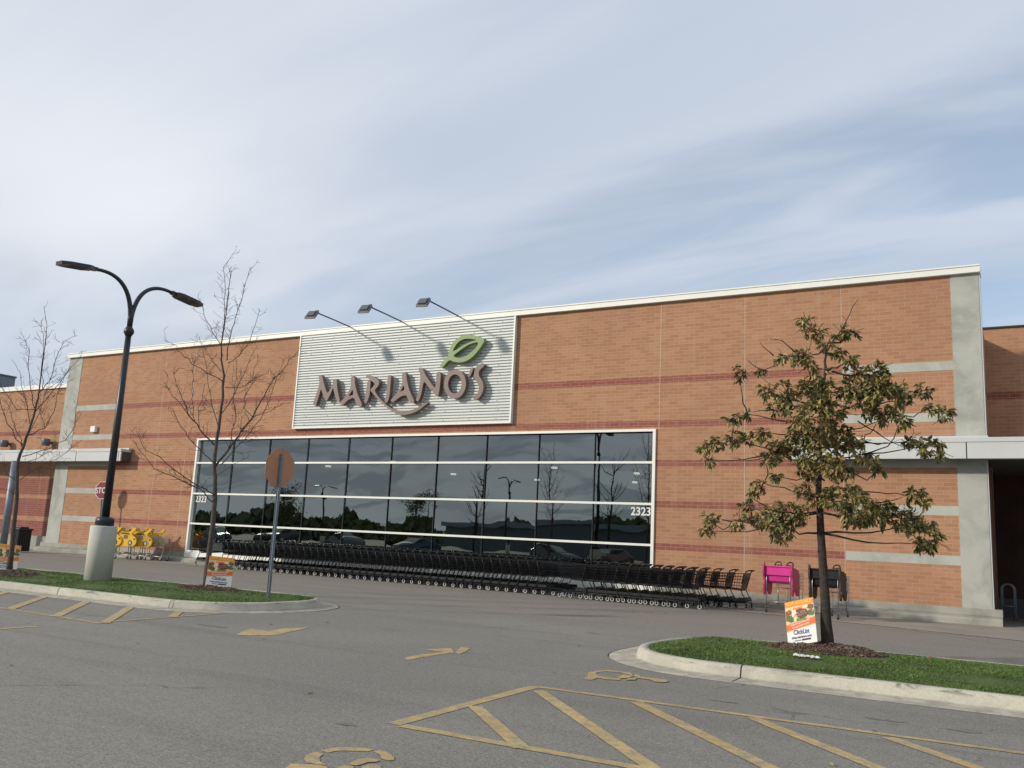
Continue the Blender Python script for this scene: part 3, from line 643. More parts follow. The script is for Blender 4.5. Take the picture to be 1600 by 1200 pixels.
# right wing above the entrance
b = MB(); b.box((XR-.35, 30.0, 4.41), (20, 30.4, 8.58), M['brick_right']); part(b, 'wing_wall')
b = MB(); b.box((XR-.35, 29.95, 8.58), (20, 30.5, 8.63), M['gap']); part(b, 'wing_coping')
b = MB(); b.box((XR, 31.2, .55), (12, 31.5, 4.4), M['brick_dark']); b.box((XR, 31.1, 0), (12, 31.4, .55), M['dark_soffit']); b.box((11.6, 26.6, 0), (12, 31.2, 4.2), M['brick_dark']); part(b, 'entrance_wall')  # out-of-view end wall added, brick coloured dark, to keep the entrance recess dark
# bike rack hoops / trolley bay rails inside the entrance
rk = empty('bay_rail', (-.62, 29.4, 0), 0, 'grey tubular hoop rail standing in the dark entrance past the corner pier', 'rail')
for dx in (0, .16):
    b = MB(); pts = [(-.12+dx*.2, dx, 0), (-.12+dx*.2, dx, .85)]
    pts += [(-.12+dx*.2+.16*(1-math.cos(a)), dx, .85+.16*math.sin(a)) for a in [k*PI/8 for k in range(1, 8)]]+[(.2+dx*.2, dx, .85), (.2+dx*.2, dx, 0)]
    b.tube(pts, .02, M['galv'], 8); b.build('hoop', rk)
b = MB(); b.tube([(-.12, 0, .4), (.2, 0, .4)], .015, M['galv'], 6); b.build('crossbar', rk)

# ---------------------------------------------------------------- store sign
sg = empty('store_sign', (-20.4, 26.4, 7.4), 0, 'big ribbed white metal panel sign with raised brown MARIANO\'S lettering and a green leaf', 'sign')
SI = Matrix.Translation((20.4, -26.4, -7.4))
def spart(o): o.parent = sg; o.matrix_parent_inverse = SI; return o
YP = 26.37
SX0, SX1, SZ0, SZ1 = W(461, 640, YP).x, W(799, 620, YP).x-.03, 5.56, 9.34
b = MB(); pitch = .1045; nz = int((SZ1-SZ0)/pitch); pitch = (SZ1-SZ0)/nz; prof = []
for k in range(nz):
    z = SZ0+k*pitch
    prof += [(YP, z), (YP, z+pitch*.55), (YP+.055, z+pitch*.62), (YP+.055, z+pitch*.97)]
prof.append((YP, SZ1)); n = len(prof)
vs = [(SX0, y, z) for y, z in prof]+[(SX1, y, z) for y, z in prof]
b.add(vs, [(i, i+n, i+1+n, i+1) for i in range(n-1)], M['panel']); b.box((SX0, YP+.06, SZ0), (SX1, 26.49, SZ1), M['panel'])
for i in range(9):
    for j in range(12):
        x = SX0+.55+i*1.11+(j % 2)*.06; z = SZ0+pitch*(3*j+1.25); b.box((x-.012, YP-.006, z-.012), (x+.012, YP-.001, z+.012), M['gap'])
spart(b.build('ribbed_panel'))
b = MB()
for x in (SX0-.06, SX1): b.box((x, YP-.025, SZ0-.04), (x+.06, 26.49, SZ1-.01), M['white'])
b.box((SX0, YP-.025, SZ0-.04), (SX1, 26.49, SZ0), M['white']); spart(b.build('panel_frame'))
YL = 26.13
def Z1(p): return (480+p[0]/10, 560+p[1]/10)
def Z2(p): return (620+p[0]/10, 540+p[1]/10)
def Z3(p): return (660+p[0]/13.333, 500+p[1]/13.333)
def onwall(f, p, y=YL):
    v = W(*f(p), y); return (v.x, v.z)
def letter(name, polys, m, sm=1):
    pl = [[onwall(f, p) for p in pp] for f, pp in polys]
    pl = [smooth_poly(p, sm) for p in pl]
    T = Matrix.Translation((0, YL+.09, 0)) @ XZ
    o = curve_shape(name, pl, .09, m, None, T); o.parent = sg; o.matrix_parent_inverse = SI; return o
letter('letter_m', [(Z1, [(180, 262), (232, 258), (245, 345), (290, 490), (312, 548), (350, 500), (402, 400), (402, 330), (425, 316), (462, 322), (465, 450), (485, 560), (514, 668), (480, 680), (462, 668), (420, 540), (405, 450), (370, 540), (320, 640), (298, 670), (270, 640), (235, 540), (215, 470), (190, 560), (152, 680), (130, 742), (92, 728), (88, 705), (120, 620), (162, 500), (190, 400), (185, 320)])], M['letter'])
letter('letter_a', [(Z1, [(690, 278), (738, 276), (745, 400), (780, 550), (820, 640), (860, 720), (835, 758), (788, 745), (755, 690), (738, 618), (690, 620), (630, 655), (575, 705), (545, 742), (512, 712), (506, 685), (560, 640), (600, 590), (650, 510), (685, 430), (680, 340)]), (Z1, [(708, 475), (722, 570), (680, 580), (638, 588), (680, 540)])], M['letter'])
tail2 = [(200, 1012), (280, 990), (350, 955), (420, 905), (470, 882), (490, 895), (430, 940), (340, 1010), (240, 1060), (120, 1085), (60, 1082), (0, 1070)]
t1 = [((x-1400)/1.0+1400+0, y) for x, y in []]
def z2to1(p): return ((620+p[0]/10-480)*10, (540+p[1]/10-560)*10)
letter('letter_r', [(Z1, [(925, 255), (985, 262), (1070, 300), (1122, 350), (1120, 410), (1085, 460), (1052, 490), (1070, 540), (1130, 620), (1210, 700), (1290, 765), (1360, 798), (1440, 815), (1530, 815)]+[z2to1(p) for p in tail2]+[(1330, 830), (1250, 775), (1150, 690), (1060, 590), (1010, 530), (983, 500), (1000, 468), (1045, 430), (1062, 395), (1040, 365), (985, 330), (940, 310), (918, 285)])], M['letter'])
letter('letter_r', [(Z1, [(945, 345), (992, 345), (985, 430), (975, 560), (950, 640), (925, 698), (886, 692), (898, 640), (910, 560), (930, 430)])], M['letter'])
letter('letter_i', [(Z1, [(1260, 260), (1312, 262), (1300, 400), (1290, 560), (1262, 668), (1245, 692), (1208, 687), (1225, 600), (1245, 450), (1255, 330)])], M['letter'])
letter('letter_a', [(Z1, [z2to1(p) for p in [(85, 416), (142, 416), (155, 540), (190, 680), (230, 780), (278, 870), (255, 902), (203, 887), (170, 830), (150, 775), (90, 780), (20, 820)]]+[(1345, 684), (1318, 672), (1298, 655), (1340, 610), (1400, 540), (1450, 460), (1487, 370), (1482, 300)]), (Z1, [z2to1(p) for p in [(105, 612), (122, 692), (85, 705), (46, 728), (70, 695)]])], M['letter'])
letter('letter_n', [(Z2, [(345, 345), (397, 343), (440, 450), (520, 570), (598, 672), (612, 580), (622, 410), (687, 412), (680, 560), (662, 720), (640, 798), (613, 782), (560, 720), (480, 630), (430, 555), (405, 620), (385, 740), (347, 855), (325, 870), (293, 852), (325, 770), (350, 650), (372, 520), (365, 440), (338, 375)])], M['letter'])
def ell(cx_, cy_, rx, ry, n=36, tilt=0.): return [(cx_+rx*math.cos(2*PI*k/n)-tilt*ry*math.sin(2*PI*k/n), cy_+ry*math.sin(2*PI*k/n)) for k in range(n)]
letter('letter_o', [(Z2, ell(908, 600, 172, 226, tilt=.03)), (Z2, ell(906, 598, 106, 148, tilt=.03))], M['letter'], 0)
letter('apostrophe', [(Z2, [(1153, 343), (1197, 345), (1182, 400), (1140, 492), (1108, 487), (1140, 400)])], M['letter'])
letter('letter_s', [(Z2, [(1310, 276), (1345, 273), (1367, 300), (1350, 335), (1300, 370), (1275, 420), (1285, 480), (1330, 540), (1354, 610), (1350, 700), (1315, 780), (1260, 835), (1225, 850), (1168, 810), (1175, 788), (1240, 770), (1275, 720), (1285, 650), (1265, 590), (1225, 530), (1203, 460), (1213, 390), (1250, 320)])], M['letter'])
letter('leaf_emblem', [(Z3, [(380, 930), (460, 820), (540, 755), (556, 640), (610, 500), (695, 400), (800, 330), (930, 305), (1050, 310), (1200, 350), (1305, 405), (1240, 525), (1130, 680), (1010, 800), (880, 870), (760, 887), (640, 865), (560, 828), (480, 915), (402, 1008), (366, 975)]), (Z3, [(626, 660), (660, 580), (715, 490), (800, 420), (900, 385), (1020, 392), (1145, 412), (1000, 455), (850, 520), (740, 600)]), (Z3, [(636, 752), (690, 700), (760, 650), (880, 560), (1010, 490), (1172, 452), (1130, 560), (1040, 650), (930, 740), (820, 782), (720, 787)])], M['leafgreen'])
# spare floodlights over the sign
def floodlight(xb, zb):
    f = empty('floodlight', (xb, 26.44, zb), 0, None, 'floodlight', 'floodlights over the store sign')
    b = MB(); b.tube([(0, .1, -.05), (0, -.03, .0), (0, -1.0, .05), (0, -1.98, .09)], .028, M['fixture'], 8); b.box((-.06, -.05, -.06), (.06, .06, .06), M['fixture']); b.build('arm', f)
    b = MB(); T = Matrix.Translation((-.02, -2.06, .08)) @ Matrix.Rotation(math.radians(28), 4, 'X')
    b.box((-.07, -.05, -.05), (.07, .14, .06), M['fixture'], T)
    b.build('knuckle', f)
    b = MB(); T = Matrix.Translation((-.06, -2.19, -.02)) @ Matrix.Rotation(math.radians(12), 4, 'Z') @ Matrix.Rotation(math.radians(48), 4, 'X') @ Matrix.Scale(.80, 4)
    b.box((-.27, -.26, -.07), (.27, .24, .03), M['fixture'], T); b.box((-.18, -.19, .03), (.18, .18, .09), M['fixture'], T)
    h = bevel(b.build('lamp_head', f), .015)
    b = MB(); b.box((-.20, -.20, -.09), (.20, .17, -.0705), M['lens'], T); b.box((-.27, -.285, -.07), (.27, -.261, .0), M['wheelring'], T); b.build('lens', h)
    return f
for (p, lb) in (((550, 512), 'grey floodlight on the leftmost of the three long arms over the sign'), ((631, 504), 'grey floodlight on the middle one of three long arms over the sign'), ((719, 498), 'grey floodlight on the arm nearest the green leaf, rightmost of three')):
    v = W(*p); f = floodlight(v.x, COP-.02); f['label'] = lb

# ---------------------------------------------------------------- lamp post
def bez(p0, p1, p2, p3, n=14):
    return [p0*(1-t)**3+p1*3*t*(1-t)**2+p2*3*t*t*(1-t)+p3*t**3 for t in [k/n for k in range(n+1)]]
def lamp_post(loc, rz, label, group=None):
    l = empty('street_lamp', loc, rz, label, 'street lamp', group)
    b = MB(); b.lathe([(.285, -.1), (.285, 1.22), (.275, 1.245), (.1, 1.25)], M['lampbase'], n=32); b.build('concrete_base', l)
    b = MB(); b.lathe([(.20, 1.25), (.20, 1.38), (.18, 1.43), (.10, 1.45)], M['blackmetal'], n=24); b.build('base_cover', l)
    b = MB(); b.tube([(0, 0, 1.4), (0, 0, 3.6), (0, 0, 5.68)], [.088, .078, .066], M['blackmetal'], 18)
    b.lathe([(.066, 5.62), (.085, 5.66), (.115, 5.71), (.115, 5.77), (.085, 5.82), (.064, 5.86)], M['blackmetal'], n=20); b.tube([(0, 0, 5.82), (0, 0, 6.30)], [.062, .07], M['blackmetal'], 16); b.build('pole', l)
    for s in (1, -1):
        P0 = Vector((0, s*.0, 5.95)); P1 = Vector((0, s*.03, 6.60)); P2 = Vector((0, s*.30, 7.06)); P3 = Vector((0, s*1.0, 6.96))
        b = MB(); pts = bez(P0, P1, P2, P3, 18); b.tube(pts, [.058-.018*k/18 for k in range(19)], M['blackmetal'], 12); a = b.build('arm', l)
        T = Matrix.Translation((0, s*1.0, 6.96)) @ Matrix.Rotation(-s*math.radians(7), 4, 'X') @ Matrix.Scale(1.18, 4)
        b = MB()
        b.box((-.05, min(0, s*.16), -.035), (.05, max(0, s*.16), .035), M['blackmetal'], T)
        poly = [(-.10, s*.10), (.10, s*.10), (.165, s*.22), (.165, s*.60), (.10, s*.76), (-.10, s*.76), (-.165, s*.60), (-.165, s*.22)]
        vs = [T @ Vector((x, y, -.035)) for x, y in poly]+[T @ Vector((x*.93, y, .035)) for x, y in poly]; n = 8
        fs = [tuple(range(n)), tuple(range(2*n-1, n-1, -1))]+[(i, i+n, (i+1) % n+n, (i+1) % n) for i in range(n)]
        b.add(vs, fs, M['blackmetal']); h = b.build('lamp_head', l)
        b = MB(); b.box((-.12, min(s*.25, s*.58), -.040), (.12, max(s*.25, s*.58), -.0355), M['dark_soffit'], T); b.build('lens', h)
    return l
lp = G(152, 908, .19)
lamp_post((lp.x, lp.y, .16), math.radians(-2), 'tall black twin-arm lamp post on a round concrete base on the left island')
# lamps, trees and cars of the car park behind the camera: seen mirrored in the store window
def VX(px, y0): return W(px, 760, 53.1-y0).x
lamp_post((VX(508, -30), -30, .1), 0, 'black twin-arm lamp post mirrored in the left half of the window', 'lamp posts out in the car park')
lamp_post((VX(795, -21), -21, .1), 0, 'black twin-arm lamp post mirrored in the right half of the window', 'lamp posts out in the car park')
lamp_post((VX(677, -66), -66, .1), 0, 'small far twin-arm lamp post mirrored in the middle of the window', 'lamp posts out in the car park')

# ---------------------------------------------------------------- octagonal signs
def octagon(r, m): return [(r*math.cos(PI/8+k*PI/4), r*math.sin(PI/8+k*PI/4)) for k in range(8)]
def stop_sign(loc, rz, lean, zc_, label, group=None, r=.41, postx=0.0):
    s = empty('stop_sign', loc, rz, label, 'stop sign', 'stop signs in front of the store'); s.rotation_euler = (0, lean, rz)
    b = MB()   # perforated channel post, on the back (+y) side
    H = zc_+.28; y = .035
    b.box((-.030, y, -.1), (.030, y+.008, H), M['galv']); b.box((-.030, y-.022, -.1), (-.024, y, H), M['galv']); b.box((.024, y-.022, -.1), (.030, y, H), M['galv'])
    b.box((-.046, y-.026, -.1), (-.030, y-.020, H), M['galv']); b.box((.030, y-.026, -.1), (.046, y-.020, H), M['galv'])
    for k in range(60): b.box((-.006, y+.008, .1+k*.05), (.006, y+.0088, .112+k*.05), M['gap'])
    b.build('post', s)
    b = MB(); T = Matrix.Translation((0, -.003, zc_)); b.prism(octagon(r, 0), .004, M['signback'], T); p = b.build('plate', s)
    b = MB(); T = Matrix.Translation((0, -.0075, zc_)); b.prism(octagon(r*.975, 0), .004, M['signred'], T); f = b.build('face', p)
    text_mesh('lettering', 'STOP', .36, M['signwhite'], f, Matrix.Translation((0, -.010, zc_-.125)) @ XZ, .001, 'CENTER', .006, .88)
    b = MB()
    for a, c in ((.93, .90),):
        o1 = octagon(r*.965, 0); o2 = octagon(r*.915, 0)
        vs = [(x, -.0088, z+zc_) for x, z in o1]+[(x, -.0088, z+zc_) for x, z in o2]
        b.add(vs, [(i, (i+1) % 8, (i+1) % 8+8, i+8) for i in range(8)], M['signwhite'])
    b.build('border', f)
    b = MB()
    for z in (-.22, .22): b.tube([(0, -.012, zc_+z), (0, y+.014, zc_+z)], .012, M['chrome'], 8)
    b.build('bolt', s)
    return s
q = G(418, 932, .2)
# face looks along -x: rz=-90deg turns local -y to -x
s_ = stop_sign((q.x, q.y, .19), math.radians(-92), 0, 2.55, 'octagonal sign seen from its brown back on a leaning steel post at the island tip', r=.415)
s_.rotation_euler = (Matrix.Rotation(math.radians(2.2), 3, (.66, .75, 0)).to_3x3() @ Matrix.Rotation(math.radians(-92), 3, 'Z')).to_euler()
qs = W(161, 766, 25.9)
s2 = stop_sign((qs.x+.16, 25.9, 0), math.radians(13), math.radians(-3.0), qs.z, 'red stop sign facing out, half hidden behind the black lamp post', r=.435)

# ---------------------------------------------------------------- advert boards
def board(loc, yaw, lean, tilt, wd, ht, label):
    bd = empty('advert_board', loc, 0, label, 'sign', 'orange and white advert boards at the trees')
    Rm = Matrix.Rotation(yaw, 3, 'Z') @ Matrix.Rotation(lean, 3, 'X') @ Matrix.Rotation(tilt, 3, 'Y'); bd.rotation_euler = Rm.to_euler()
    b = MB(); b.box((-wd/2, -.006, -.02), (wd/2, .006, ht), M['signwhite']); pn = b.build('panel', bd)
    b = MB(); b.tube([(-wd*.3, .012, -.2), (-wd*.3, .012, ht*.7)], .004, M['galv'], 6); b.tube([(wd*.3, .012, -.2), (wd*.3, .012, ht*.7)], .004, M['galv'], 6); b.build('stake', bd)
    b = MB(); e = wd/2
    def q(x0, x1, z0, z1, m, y=-.0075): b.add([(x0, y, z0), (x1, y, z0), (x1, y, z1), (x0, y, z1)], [(0, 1, 2, 3)], m)
    def pol(pts, m, y): b.add([(x*wd, y, z*ht) for x, z in pts], [tuple(range(len(pts)))], m)
    q(-e, e, ht*.87, ht, ORG1); pol([(-.5, .30), (.5, .40), (.5, .55), (-.5, .45)], ORG2, -.0085); pol([(-.5, .285), (0.1, .345), (.5, .385), (.5, .40), (-.5, .30)], YEL, -.0085)
    pol([(-.5, .45), (.5, .55), (.5, .87), (-.5, .87)], CREAM, -.0075)
    random.seed(3)
    def blob(cx_, cz_, rx, rz_, m, y, n=14, j=.18):
        pol([(min(.49, max(-.49, cx_+rx*(1+random.uniform(-j, j))*math.cos(2*PI*k/n))), min(.865, cz_+rz_*(1+random.uniform(-j, j))*math.sin(2*PI*k/n))) for k in range(n)], m, y)
    blob(-.38, .66, .16, .14, BRN, -.0080); blob(-.30, .58, .16, .07, GRN, -.0083); blob(.38, .66, .12, .08, GRN, -.0082); blob(.40, .80, .14, .06, BRN, -.0083)
    blob(.02, .80, .26, .04, ORG1, -.0081); blob(.20, .82, .09, .04, CREAM2, -.0084); blob(.0, .545, .26, .035, GRN2, -.00865)
    blob(.08, .68, .23, .115, STK, -.0088); blob(.10, .71, .12, .04, STK2, -.0091, j=.4); blob(.0, .64, .10, .025, STK2, -.0091, j=.4); blob(-.19, .70, .09, .10, CREAM2, -.0090); blob(-.17, .58, .045, .09, CREAM2, -.0090)
    for k in range(26): blob(random.uniform(-.48, .48), random.uniform(.56, .84), .018, .014, random.choice([GRN2, CREAM2, BRN, ORG1]), -.0093, 6, .5)
    b.build('picture', pn)
    def tx(s, size, m, x, z, rot=0., bold=0., sx_=1.): text_mesh('lettering', s, size, m, pn, Matrix.Translation((x*wd, -.0100, z*ht)) @ XZ @ Matrix.Rotation(rot, 4, 'Z'), 0, 'CENTER', bold, sx_)
    tx('NOW AVAILABLE!', .070, YEL, 0, .905, 0, .0018, .80*wd/.5); tx('Order your groceries online.', .034, M['signwhite'], .0, .455, .14, .0006, .85*wd/.5); tx('Pick up curbside at store.', .034, M['signwhite'], .0, .385, .14, .0006, .85*wd/.5)
    tx('ClickList', .090, BLU, 0, .205, 0, .002, .86*wd/.5); tx('shop.marianos.com', .046, NVY, 0, .115, 0, .0012, .95*wd/.5)
    b = MB(); b.add([(.0*wd, -.009, .045*ht), (.30*wd, -.009, .045*ht), (.30*wd, -.009, .085*ht), (.0*wd, -.009, .085*ht)], [(0, 1, 2, 3)], NVY)
    for k in range(9): b.add([(wd*(-.25+k*.026), -.009, .05*ht), (wd*(-.235+k*.026), -.009, .05*ht), (wd*(-.235+k*.026), -.009, .075*ht), (wd*(-.25+k*.026), -.009, .075*ht)], [(0, 1, 2, 3)], NVY)
    b.build('footer', pn)
    return bd
ORG1 = vm('print_orange', (.82, .22, .025), .5, .05); ORG2 = vm('print_red_orange', (.76, .14, .025), .5, .05); YEL = vm('print_yellow', (.85, .58, .06), .5, .05)
CREAM = vm('print_cream', (.68, .50, .28), .5, .3, 30, 90); CREAM2 = vm('print_pale', (.74, .66, .46), .5, .15, 30, 90); BRN = vm('print_brown', (.20, .08, .035), .5, .4, 40, 90); STK = vm('print_steak', (.12, .045, .035), .5, .4, 40, 90)
STK2 = vm('print_sear', (.24, .12, .08), .5, .3, 40, 90); GRN = vm('print_leaf', (.08, .14, .03), .5, .5, 40, 90); GRN2 = vm('print_herb', (.16, .24, .05), .5, .4, 40, 90); BLU = vm('print_blue', (.02, .07, .30), .5); NVY = vm('print_navy', (.015, .02, .06), .5)
board((-2.82, 13.34, .305), math.radians(-27), math.radians(-10), math.radians(-14), .50, .60, 'orange and white advert board tilted beside the trunk of the leafy tree')
board((-14.878, 13.70, .285), math.radians(36), math.radians(1.8), math.radians(3.4), .53, .60, 'orange and white advert board at the bare tree near the octagonal sign')
q = G(8, 890, .24)
board((q.x, q.y, .24), math.radians(36), math.radians(1.8), math.radians(4), .53, .60, 'orange and white advert board at the leftmost bare tree, cut by the photo edge')
random.seed(11)
# small white slab lying in the mulch edge
q = G(1260, 1027, .22); b = MB(); rr = random.Random(2)
for k in range(110):
    u = rr.uniform(-1, 1); x = u*.17; y = rr.gauss(0, .022); z = rr.uniform(.01, .028); a = rr.uniform(.005, .011)
    b.box((-a*1.5, -a, -a*.6), (a*1.5, a, a*.6), M['signwhite'], Matrix.Translation((x, y-.12*u*.3, z)) @ Matrix.Rotation(rr.uniform(0, 3), 4, 'Z') @ Matrix.Rotation(rr.gauss(0, .5), 4, 'X'))
tag(b.build('pebbles', loc=(q.x, q.y, .215)), 'small heap of white stone chips at the mulch edge under the leafy tree', None, kind='stuff')
# waste bin
bn = empty('litter_bin', (-38.6, 24.0, 0), 0, 'black square litter bin standing by the canopy column', 'litter bin')
b = MB(); b.box((-.29, -.29, .05), (.29, .29, .95), M['blackplastic'])
for k in range(6): b.box((-.27+k*.1, -.305, .12), (-.23+k*.1, -.29, .9), M['blackmetal']); b.box((.29, -.27+k*.1, .12), (.305, -.23+k*.1, .9), M['blackmetal'])
b.build('body', bn); b = MB(); b.box((-.34, -.34, .951), (.34, .34, 1.03), M['blackmetal']); b.box((-.2, -.2, 1.03), (.2, .2, 1.10), M['blackmetal']); bevel(b.build('lid', bn), .02)

# ---------------------------------------------------------------- shopping carts (nose along +x, origin on the ground at the rear wheels)
def make_cart():
    r = empty('shopping_cart', (0, 0, 0), 0, None, 'shopping cart'); K = M['cartblack']; t = .0055
    b = MB()   # wire basket: wide top at the rear, tapering to the nose
    def bp(u, side, v):   # u 0 rear..1 nose, v 0 bottom..1 top
        x0 = .02+.10*(1-v)*1; x1 = .84+.08*v; x = x0+(x1-x0)*u
        hw = (.285-.075*u)*(.80+.20*v); zb = .52+.05*u; zt = .955-.055*u
        return Vector((x, side*hw, zb+(zt-zb)*v))
    for s in (1, -1):
        for k in range(13): u = k/12; b.tube([bp(u, s, 0), bp(u, s, 1)], t*.75, K, 4, False)
        for k in range(6): v = k/5; b.tube([bp(0, s, v), bp(1, s, v)], t*(1.6 if k in (0, 5) else .75 if k % 2 else 1.0), K, 4, False)
    for k in range(9):
        f = -1+2*k/8; b.tube([bp(1, f, 0), bp(1, f, 1)], t*.75, K, 4, False); b.tube([bp(0, f, 0), bp(1, f, 0)], t*.75, K, 4, False)
    for k in range(6): b.tube([bp(1, -1, k/5), bp(1, 1, k/5)], t, K, 4, False)
    for k in range(8): b.tube([bp(k/7, -1, 0), bp(k/7, 1, 0)], t*.75, K, 4, False)
    b.build('basket', r)
    b = MB()   # chassis tubes
    for s in (1, -1):
        b.tube([(-.03, s*.285, 1.00), (.02, s*.275, .80), (.10, s*.26, .50), (.06, s*.265, .40), (-.045, s*.275, .235), (-.03, s*.275, .185), (.10, s*.265, .175), (.86, s*.175, .155)], .013, K, 6)
        b.tube([(.10, s*.26, .50), (.84, s*.185, .555)], .010, K, 6)
        b.tube([(.88, s*.17, .57), (.84, s*.175, .16)], .009, K, 5) if False else None
    b.tube([(.86, -.175, .155), (.90, 0, .155), (.86, .175, .155)], .012, K, 6); b.tube([(-.045, -.275, .235), (-.045, .275, .235)], .010, K, 6); b.tube([(.10, -.26, .50), (.10, .26, .50)], .010, K, 6)
    b.build('frame', r)
    b = MB()   # lower rack: plastic coated grid
    for k in range(15): f = -1+k/7; b.tube([(-.02, f*.25, .215), (.80, f*.16, .185)], .0055, K, 4, False)
    for s in (1, -1): b.box((-.02, s*.235-.004, .215), (.30, s*.235+.004, .29), M['cartplastic'])
    b.box((-.035, -.24, .245), (-.027, .24, .33), M['cartplastic'])
    for k in range(5): x = .05+k*.18; b.tube([(x, -.25+.025*k, .208-.006*k), (x, .25-.025*k, .208-.006*k)], .005, K, 4, False)
    b.build('lower_rack', r)
    b = MB()   # handle
    b.tube([(-.03, -.285, 1.0), (-.10, -.285, 1.035), (-.13, -.26, 1.04), (-.13, .26, 1.04), (-.10, .285, 1.035), (-.03, .285, 1.0)], .017, K, 8); b.tube([(-.132, -.2, 1.042), (-.132, .2, 1.042)], .021, M['cartplastic'], 8); b.build('handle', r)
    b = MB()   # folded child seat and plastic flap across the rear
    T = Matrix.Translation((.03, 0, .76)) @ Matrix.Rotation(math.radians(-13), 4, 'Y')
    for k in range(9): b.box((-.004, -.235+k*.0585-.012, -.22), (.004, -.235+k*.0585+.012, .21), M['cartplastic'], T)
    b.box((-.007, -.26, .12), (.007, .26, .215), M['cartplastic'], T); b.box((-.006, -.25, -.23), (.006, .25, -.19), M['cartplastic'], T); b.box((.05, -.22, -.10), (.06, .22, .17), M['cartplastic'], T); b.build('child_seat', r)
    for s in (1, -1):
        for x, yy in ((-.02, .275), (.86, .165)):
            b = MB(); c = Vector((x-.035, s*yy, .0635))
            def ring(r0, r1, m, w_):
                n = 16; vs = []
                for yy_, rr in ((-w_, r0), (-w_, r1), (w_, r1), (w_, r0)):
                    for k in range(n): a = 2*PI*k/n; vs.append((c.x+rr*math.cos(a), c.y+yy_, c.z+rr*math.sin(a)))
                fs = []
                for j in range(4):
                    for k in range(n): fs.append((j*n+k, j*n+(k+1) % n, ((j+1) % 4)*n+(k+1) % n, ((j+1) % 4)*n+k))
                b.add(vs, fs, m, False)
            ring(.034, .0635, M['wheel'], .013); ring(.036, .052, M['wheelring'], .0145); ring(.004, .033, M['cartplastic'], .010)
            b.box((c.x-.012, c.y-.022, c.z), (c.x+.02, c.y-.017, .145), K); b.box((c.x-.012, c.y+.017, c.z), (c.x+.02, c.y+.022, .145), K); b.box((c.x-.012, c.y-.022, .14), (c.x+.045, c.y+.022, .165), K)
            b.build('wheel', r)
    return r
cart0 = make_cart(); used = [False]
def place_cart(x, y, rz, label, group):
    c = cart0 if not used[0] else copy_tree(cart0); used[0] = True
    c.location = (x, y, .006); c.rotation_euler = (0, 0, rz+random.gauss(0, .012)); c['label'] = label; c['group'] = group
# row 1: handles to the left, noses to the right.  near side wheels at y~24.25
g1 = 'black carts nested in the long row under the window'; g2 = 'black carts nested in the front row at the right of the window'; g3 = 'black carts in the back row against the brick wall'
r1a, r1b = Vector((-26.55, 24.70)), Vector((-12.75, 24.25)); n1 = 43
place_cart(-27.75, 24.65, 0, 'black shopping cart at the far left end of the long row, beside the bare tree', g1)
for k in range(n1):
    p = r1a.lerp(r1b, k/(n1-1)); lb = 'black shopping cart nested in the long row under the window'
    if k == n1-1: lb = 'black shopping cart at the right end of the long row, nose toward the other row'
    place_cart(p.x, p.y+random.gauss(0, .012), 0, lb, g1)
r2a, r2b = Vector((-10.95, 23.78)), Vector((-7.55, 23.42)); n2 = 11
for k in range(n2):
    p = r2a.lerp(r2b, k/(n2-1)); lb = 'black shopping cart nested in the front row at the right of the window'
    if k == 0: lb = 'black shopping cart heading the right-hand front row, nose toward the long row'
    if k == n2-1: lb = 'black shopping cart at the right end of the front row'
    place_cart(p.x, p.y+random.gauss(0, .012), PI, lb, g2)
r1c, r1d = Vector((-26.0, 25.56)), Vector((-12.5, 25.40)); n1b = 41
for k in range(n1b):
    p = r1c.lerp(r1d, k/(n1b-1))
    place_cart(p.x, p.y+random.gauss(0, .012), 0, 'black shopping cart nested in the rear row between the long row and the window', 'black carts nested in the rear row under the window')
xs = [-11.1, -10.75, -10.4, -10.05, -9.7, -9.35, -9.0, -8.65, -8.3, -7.95, -7.58, -7.16, -6.72]
for k, x in enumerate(xs):
    lb = 'black shopping cart nested in the back row against the brick wall'
    if k == len(xs)-1: lb = 'black shopping cart at the right end of the back row, nearest the pink cart'
    if k == len(xs)-2: lb = 'black shopping cart second from the right end of the back row'
    place_cart(x, 24.86+random.gauss(0, .015), PI, lb, g3)

